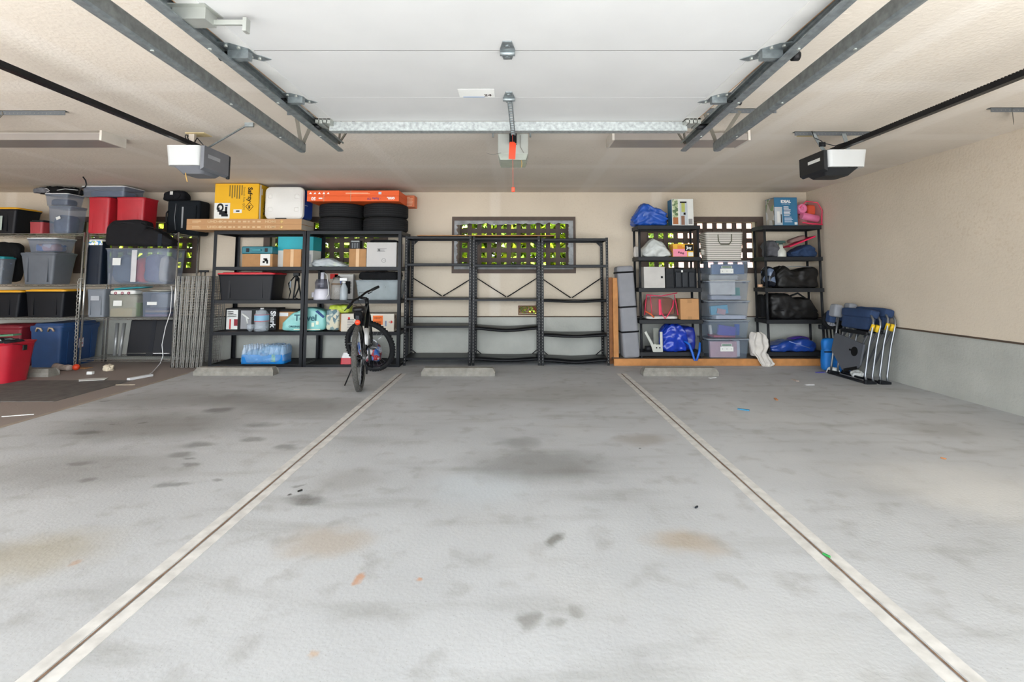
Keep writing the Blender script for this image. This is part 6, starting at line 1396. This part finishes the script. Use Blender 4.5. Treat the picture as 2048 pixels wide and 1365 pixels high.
for i, (pt_, nm_) in enumerate(zip(tops, names)):
    cx, w_, h_ = fit(1415, 1502, pt_, z, Yc_, .38)
    w_ = abs(w_); t = thing('clear_bin', nm_, 'storage bin', (cx, Yc_+.2, z), 0, 'column of clear bins between the resin units')
    m = MB().shell(w_*.86, .36, w_*.95, .39, 0, h_-.03, .03, .004).shell(w_*.96, .395, w_, .4, h_-.04, h_-.022, .03, .01)
    m.build('bin_body', clear('clear_bin_plastic', '9aa8b8', .15), t)
    MB().taper(w_*1.02, .405, w_, .4, h_-.021, h_-.006, .03).build('lid', clearrim, t)
    for sx_ in (-1, 1): MB().bbox(sx_*w_*.5-.012, sx_*w_*.5+.012, -.04, .04, h_-.045, h_-.008, .004).build('latch', blackpl if sx_ < 0 else clearrim, t)
    if i in (0, 4):
        MB().box(-w_*.2, w_*.1, -.194, -.19, h_*.34, h_*.58).box(-w_*.17, w_*.07, -.194, -.19, h_*.6, h_*.72).build('label_sheet', paper, t)
        MB().box(-w_*.16, w_*.06, -.196, -.194, h_*.62, h_*.7).build('label_print', mat('grey_green_print', '5c7464', .7), t)
        for k in range(3): MB().cyl((-w_*.15+k*w_*.1, -.197, h_*.46), (-w_*.15+k*w_*.1, -.194, h_*.46), .005, 6).build('label_dot', ink, t)
    zc_ = z+.006
    for k, (nn_, ll_, dx, wf, hf, c, ry) in enumerate(CONT[i]):
        m = MB()
        off = {'paper_stack': 0}.get(nn_)
        yy0 = -.16+k*.075 if hf > .25 else -.16
        if nn_ == 'paper_stack':
            for q in range(6): m.box(-w_*wf*.5, w_*wf*.5, -.03, .12, q*h_*hf/6, q*h_*hf/6+.004, RZ(.08*(-1)**q) @ RY(.03*(q % 3)))
            m.box(-w_*wf*.48, w_*wf*.48, -.025, .115, 0, h_*hf*.9); yy0 = .04 if i == 4 else -.12
        elif nn_ == 'blue_cup': m.cyl((0, .03, 0), (0, .03, h_*hf), .03, 18, .036)
        elif hf < .15: m.box(-w_*wf*.5, w_*wf*.5, -.0, .22, 0, h_*hf)
        else: m.bbox(-w_*wf*.5, w_*wf*.5, 0, .05, 0, h_*hf, .003)
        zz_c = zc_+(h_*.25 if i in (2, 3) and nn_ in ('blue_folder', 'white_carton', 'patterned_paper') else h_*.28 if (i == 4 and k == 0) else 0)+(.02 if i == 1 and hf > .2 else 0)
        if nn_ == 'patterned_paper': yy0 = -.17
        o = m.build(nn_, mat('content_'+c, c, .7, 0, .1, 12), None, (cx+dx*w_*.86, t.location.y+yy0, zz_c), (0, ry, 0)); tag(o, ll_, 'box' if 'box' in nn_ or 'carton' in nn_ else 'papers', 'things in the clear bin column')
    z += h_+.001
sm = stripes('striped_canvas', 'cdc8bf', '4a4640', 2, .026, .3, .85)
cx, w_, h_ = fit(1413, 1489, 464, z, 7.03, .3); w_, h_ = w_, h_
t = thing('striped_tote_bag', 'white canvas bag with thin black horizontal stripes on the clear bin column', 'bag', (cx, 7.19, z))
MB().taper(w_*.9, .26, w_*1.0, .3, 0, h_, .04).taper(.05, .05, .051, .051, h_*.2, h_*.4, 0, T(-w_*.5, 0, 0)).build('canvas_body', sm, t)
gh = mat('olive_rope', '6b6a5c', .8)
MB().tube([(-w_*.18, -.148, h_*.9), (-w_*.17, -.152, h_*.66), (-.12*w_, -.155, h_*.56), (.1*w_, -.155, h_*.56), (w_*.17, -.152, h_*.68), (w_*.18, -.15, h_*.92)], .007, 6).build('handle', gh, t)
# white cloth draped over platform edge
cx = xat(1520, .3, 6.95); pts = [(1506, 668), (1530, 670), (1542, 690), (1536, 703), (1545, 722), (1524, 735), (1516, 720), (1503, 706)]
t = thing('draped_cloth', 'crumpled white cloth spilling over the platform edge between bins and right resin unit', 'cloth', (xat(1522, .2, 6.95), 6.96, 0))
rows = [(666, 1508, 1528, .05), (672, 1504, 1536, .03), (682, 1503, 1542, .02), (694, 1503, 1543, .02), (706, 1505, 1538, .0), (714, 1511, 1538, -.01), (722, 1516, 1542, -.015), (728, 1520, 1548, -.02), (733, 1523, 1540, -.02), (737, 1525, 1531, -.02)]
NU = 22; vs = []; NV = 36
for b_i in range(NV+1):
    f = b_i/NV*(len(rows)-1); k0 = min(int(f), len(rows)-2); ff = f-k0; A_, B_ = rows[k0], rows[k0+1]
    py, xa_, xb_, dy = [A_[q]+(B_[q]-A_[q])*ff for q in range(4)]
    for a_i in range(NU+1):
        u = a_i/NU; P_ = at(xa_+(xb_-xa_)*u, py, 6.955)-t.location
        fold = .018*sin(u*17+b_i*.22+2*noise.noise(V((u*3, b_i*.2, 1))))+.02*noise.noise(V((u*4, b_i*.25, 7)))
        edge = .05*(abs(u-.5)*2)**3 if b_i < 18 else 0
        vs.append((P_.x, dy+fold+edge-.01, max(.004, P_.z+.012*noise.noise(V((u*6, b_i*.3, 3))))))
m = MB(); m._add(vs, [(r_*(NU+1)+c_, r_*(NU+1)+c_+1, (r_+1)*(NU+1)+c_+1, (r_+1)*(NU+1)+c_) for r_ in range(NV) for c_ in range(NU)], None, True)
m.blob(.22, .14, .3, 91, .02, 7, 3, 12, M=T(0, .11, zP+.002)); o = m.build('fabric_body', whitecloth, t); sd_ = o.modifiers.new('thickness', 'SOLIDIFY'); sd_.thickness = .006
# --- right unit contents
z = ZDs[0]+.001
t, w_, h_ = bag('pink_mesh_bag', 'clear bag with pink trim holding pink rolls and orange cloth on the right resin unit', 'bag', (1597, 1649, 400), z, 7.06, .26, clear('pink_vinyl', 'd84060', .16, .1), 95, .01, 5, 3, part='vinyl_shell')
tx, ty = t.location.x, t.location.y
pm = mat('pink_foam', 'ec86b0', .6)
o = MB().cyl((-.02*1, -.09, 0), (-.02, .06, 0), .066, 20).torus(.04, .026, 20, 8, T(-.02, -.09, 0) @ RX(pi/2), .4).build('pink_roll', pm, None, (tx-w_*.22, ty, z+h_*.68)); tag(o, 'pink roll seen end-on inside the pink-trimmed bag', 'roll', 'pink rolls')
o = MB().cyl((-w_*.28, 0, .04), (w_*.34, 0, -.01), .05, 20).build('pink_roll', pm, None, (tx, ty-.06, z+h_*.3)); tag(o, 'long pink roll lying across the pink-trimmed bag', 'roll', 'pink rolls')
o = MB().blob(w_*.34, .1, h_*.42, 96, .006, 6, 4).build('orange_cloth', mat('orange_cloth', 'dc5c24', .8), None, (tx+w_*.2, ty+.03, z+h_*.45)); tag(o, 'folded orange cloth inside the pink-trimmed bag', 'cloth')
o = MB().blob(w_*.5, .1, h_*.5, 97, .006, 6, 3).build('brown_cloth', mat('brown_blanket', '70432f', .85, 0, .25, 8), None, (tx+w_*.05, ty+.06, z+h_*.4)); tag(o, 'brown cloth at the back of the pink-trimmed bag', 'cloth')
MB().tube([(w_*.42, -.1, .02), (w_*.46, -.1, h_*.6), (w_*.3, -.1, h_*.9), (-w_*.1, -.08, h_*.97), (-w_*.4, -.1, h_*.7)], .008, 6).tube([(-w_*.35, -.12, h_*.12), (0, -.13, h_*.06), (w_*.42, -.12, h_*.04)], .01, 6).build('pink_piping', pk, t)
z = ZDs[1]+.001
bag('rolled_blanket', 'grey rolled blanket at the left of the second shelf, right resin unit', 'blanket', (1538, 1562, 481), z, 7.08, .28, greycloth, 98, .018, 8, 4, ridge=True)
spray('squat white spray bottle with dark green trigger on the right resin unit', (1557, 1577, 481), z, 7.05, mat('pearl_plastic', 'c4c4bc', .4), mat('dark_green_plastic', '3a5450', .5), mat('purple_trigger', '7a50a0', .5), True)
t, w_, h_ = bag('navy_blanket', 'navy blue folded blanket under the magenta folder', 'blanket', (1582, 1638, 490), z, 7.07, .28, navycloth, 99, .02, 9, 5, ridge=True, prof=[(-1, .45), (.4, 1), (1, .7)])
o = MB().bbox(-.2, .2, -.1, .1, 0, .02, .004, RY(-.38)).build('magenta_folder', mat('magenta_plastic', 'd0184c', .45), None, (t.location.x-.01, t.location.y-.02, z+h_+.04)); tag(o, 'slanted magenta board lying on the navy blanket', 'board')
o = MB().blob(.26, .18, .07, 100, .008, 6, 3, M=RY(-.3)).build('brown_pouch', mat('taupe_fabric', '8a6a66', .85), None, (t.location.x-.02, t.location.y+.02, z+h_+.06)); tag(o, 'taupe pouch on top of the magenta board', 'pouch')
dk2 = mat('worn_black_vinyl', '2c2a2a', .45, 0, .25, 9, .2, 25)
z = ZDs[2]+.001
t, w_, h_ = bag('duffel_bag', 'long worn black duffel on the third shelf of the right resin unit', 'duffel bag', (1555, 1640, 532), z, 7.06, .3, dk2, 101, .018, 9, 8, n=20, ridge=True, prof=[(-1, .75), (-.6, 1), (-.25, .78), (1, .98)])
MB().tube([(-w_*.4, -.1, h_*.9), (-w_*.1, -.12, h_*.98), (w_*.4, -.1, h_*.95)], .006, 6).build('zip', mat('silver_zip', '8c8f92', .4, .5), t)
bag('garbage_bag', 'shiny black and blue bag at the left end of the third shelf', 'bag', (1536, 1556, 530), z, 7.06, .28, patches('shiny_dark', ['1c1e26', '1c1e26', '6a7890', '22242e'], 12, .2), 102, .02, 7, 2.8, part='bag_film')
z = ZDs[3]+.001
t, w_, h_ = bag('duffel_bag', 'black duffel with pointed corner on the fourth shelf of the right resin unit', 'duffel bag', (1542, 1640, 588), z, 7.06, .3, dk2, 103, .018, 9, 8, n=20, ridge=True, prof=[(-1, 1), (-.3, 1), (.05, .8), (.6, .85), (1, .35)])
MB().box(-w_*.46, w_*.4, -.15, -.145, h_*.32, h_*.36).build('front_seam', blackcloth, t)
MB().tube([(-w_*.1, -.05, h_*.85), (w_*.1, -.1, h_*1.02), (w_*.3, -.05, h_*.8)], .014, 8).build('handle', blackcloth, t)
z = ZDs[4]+.001
t, w_, h_ = bag('folded_tent', 'shiny blue nylon bundle on the bottom shelf of the right resin unit', 'tent', (1539, 1640, 678), z, 7.04, .3, mat('blue_nylon', '1e3f8c', .28, 0, .2, 8, .3, 20), 105, .02, 9, 5, part='nylon_body', ridge=True, n=20, prof=[(-1, .5), (0, .85), (.5, 1), (1, .75)])
MB().blob(w_*.5, .2, h_*.6, 106, .015, 7, 2.6, cx=w_*.2, cy=.03, z0=h_*.5).build('purple_panel', mat('purple_nylon', '45308c', .3, 0, .15, 8), t)
MB().tube([(-w_*.1, -.14, h_*.8), (w_*.05, -.155, h_*.6), (w_*.3, -.155, h_*.3)], .006, 6).build('pale_piping', mat('pale_blue_seam', '7c90c4', .5), t)
# dark bags between bins and right unit
cx = xat(1519, .9, 7.2); zz0 = zP+.001
bag('black_bag', 'small black bag at the left rear of the fourth shelf, right resin unit', 'bag', (1522, 1537, 586), ZDs[3]+.001, 7.14, .2, blackcloth, 110, .02, 6, 3)
o = MB().cyl((0, 0, 0), (0, 0, .04), .035, 20).build('tape_roll', mat('peach_tape', 'c9a080', .6), None, (xat(1520, 1.1, 7.16), 7.16, ZDs[2]+.012)); tag(o, 'peach tape roll beside the backpack at the right resin unit', 'tape roll')

# ---------------------------------------- folded camping chairs
navy = mat('camp_navy_fabric', '24395c', .85, 0, .15, 12); gpl = mat('side_table_grey', '55585e', .5, 0, .05)
def sheet(pts, x0, x1, th_):      # bent strip in the y-z plane given thickness, running along x
    pass
def camp_chair(label, p, lean, side, ryaw, zt_=.9):
    # y: depth (front foot at y=0, rear at y=L) ; z up ; thin in x
    t = thing('folding_camp_chair', label, 'camping chair', tuple(p), 0, 'folded camping chairs', rot=(0, lean, ryaw)); L = .62
    def tub(name, pts, r=.0125, m=silver): return MB().tube(pts, r, 8).build(name, m, t)
    for x in (0, .085):
        tub('frame_leg', [(x+.01, .0, .03), (x-.0, .02, .1), (x-.0, .02, .45), (x, .0, .68), (x, .01, zt_-.12), (x, .06, zt_-.06)])
        tub('frame_leg', [(x+.02, L, .03), (x+.0, L-.02, .12), (x+.0, L-.02, .5), (x+.02, L-.0, zt_-.1)])
        tub('cross_leg', [(x+.03, .3, .14), (x+.03, .2, .36), (x+.03, .08, .6), (x+.03, .03, zt_-.16)], .011)
        tub('cross_leg', [(x+.03, L-.12, .5), (x+.03, L-.2, .62), (x+.03, L-.24, .72)], .01)
    for x in (.0, .1): tub('foot_bar', [(x, -.02, .014), (x, L+.03, .014)], .012, blackpl)
    for y in (0, L): MB().bbox(-.015, .12, y-.02, y+.02, 0, .05, .008).build('foot_cap', blackpl, t)
    m = MB().blob(.13, L*.86, .11, int(side)*3+5, .006, 6, 7, 12, M=T(.04, L/2-.02, zt_-.11)); m.blob(.1, L*.8, .17, int(side)*3+6, .008, 6, 8, 12, M=T(.045, L/2-.0, zt_-.25))
    m.build('seat_fabric', navy, t)
    MB().blob(.12, .13, .17, 5, .005, 5, 5, 10, M=T(.0, L+.03, zt_-.14)).build('grey_pocket', mat('light_grey_mesh', '8a8c92', .8), t)
    MB().blob(.09, .1, .16, 9, .005, 5, 6, 10, M=T(-.01, L+.1, zt_-.22)).build('rear_fabric', navy, t)
    MB().blob(.085, .5, .05, 6, .005, 5, 5, 10, M=T(.03, L*.5, zt_-.31)).build('arm_rest', blackpl, t)
    for x in (0, .055): MB().cyl((x+.005, .02, zt_-.25), (x+.005, .0, zt_-.17), .02, 10).build('yellow_clip', mat('clip_yellow', 'dcb41a', .5), t)
    if side:
        M2 = Matrix(((0, 1, 0, -.05), (1, 0, 0, 0), (0, 0, 1, 0), (0, 0, 0, 1)))
        pts = [(.06, .2), (.04, .44), (.52, .52), (.55, .5), (.57, .3), (.34, .1), (.3, .09), (.1, .16)]
        o = MB().prism([(y, z_) for y, z_ in pts], 0, .022, M2).build('side_table', gpl, t)
        MB().cyl((-.053, .17, .34), (-.05, .17, .34), .055, 24).build('cup_hole', mat('hole_black', '101012', .8), o)
        MB().box(-.053, -.05, .1, .32, -.018, .018, T(0, 0, .19) @ RX(-.3)).build('slot', MATS['hole_black'], o)
        MB().bbox(-.053, -.05, .22, .26, .34, .36, .001).build('small_latch', MATS['hole_black'], o)
    return t
p1 = fl(1727, 769)
camp_chair('folded navy camping chair in front, grey side table with cup hole facing out', (p1.x+.02, p1.y, 0), R(11), 1, R(2), at(1690, 612, 6.3).z)
p2 = fl(1757, 770)
camp_chair('folded navy camping chair nearest the right wall, behind the first one', (p2.x+.03, p2.y+.02, 0), R(11), 0, R(1), at(1775, 610, 6.1).z-.01)
# folding cart with spoked wheel
q = at(1664, 640, 7.0); t = thing('folding_cart', 'folded black cart with white-spoked wheel behind the camping chairs', 'cart', (q.x, 6.72, 0)); q = at(1664, 640, 6.72)-t.location
Mw = T(q.x, 0, q.z) @ RX(pi/2)
wo = MB().torus(.105, .022, 36, 10, Mw).build('wheel', rubber, t); MB().cyl(Mw @ V((0,0,.006)), Mw @ V((0,0,-.006)), .085, 28).build('wheel_disc', mat('pale_disc', 'b4b4bc', .5), wo)
m = MB()
for i in range(12): m.cyl(Mw @ V((0, 0, .008)), Mw @ V((.08*cos(i*pi/6), .08*sin(i*pi/6), .008)), .003, 4)
m.build('spokes', mat('grey_spoke', '6a6a72', .5), wo); MB().cyl(Mw @ V((0,0,.02)), Mw @ V((0,0,-.02)), .016, 12).build('hub', blackpl, wo)
m = MB()
for i in range(6): MB().cyl((q.x-.06+i*.045, .05+.01*(i % 2), .02), (q.x-.1+i*.05, .05, q.z-.05), .011, 8).build('cart_tube', blackmetal, t)
MB().bbox(q.x-.14, q.x+.2, .03, .09, q.z-.13, q.z-.07, .01).build('cart_frame', blackpl, t)
MB().cyl((q.x, 0, q.z), (q.x+.1, -.02, q.z-.11), .014, 8).build('axle_arm', blackpl, t)
# bright blue bag
q = fl(1690, 748); t = thing('sling_bag', 'bright azure blue bag with black strap on the floor behind the camping chairs', 'bag', (fl(1678, 745).x-.05, 6.58, 0)); az = mat('azure_fabric', '1270c0', .6, 0, .12, 8)
MB().blob(.26, .14, .34, 120, .015, 5, 3.2).build('fabric_body', az, t); MB().blob(.24, .12, .17, 121, .01, 5, 3.2, M=T(-.0, 0, .26)).build('top_flap', az, t)
MB().box(-.13, .13, -.073, -.068, .25, .265).build('strap', blackcloth, t)
t2 = thing('sling_bag', 'lower azure blue bundle under the camping chair beside the chair feet', 'bag', (fl(1700, 748).x+.0, 6.57, 0)); MB().blob(.2, .2, .2, 122, .015, 5, 2.8).build('fabric_body', az, t2)
for i, (px, py) in enumerate(((1660, 745), (1708, 752))):
    p_ = fl(px, py); o = MB().blob(.14, .1, .07, 130+i, .02, 14, 2.3, 10, ridge=True).build('crumpled_paper', paper, None, (p_.x, p_.y-.06, 0)); tag(o, ['crumpled white paper at the left feet of the camping chairs', 'crumpled white paper under the front camping chair'][i], 'paper', 'white papers by the chairs')
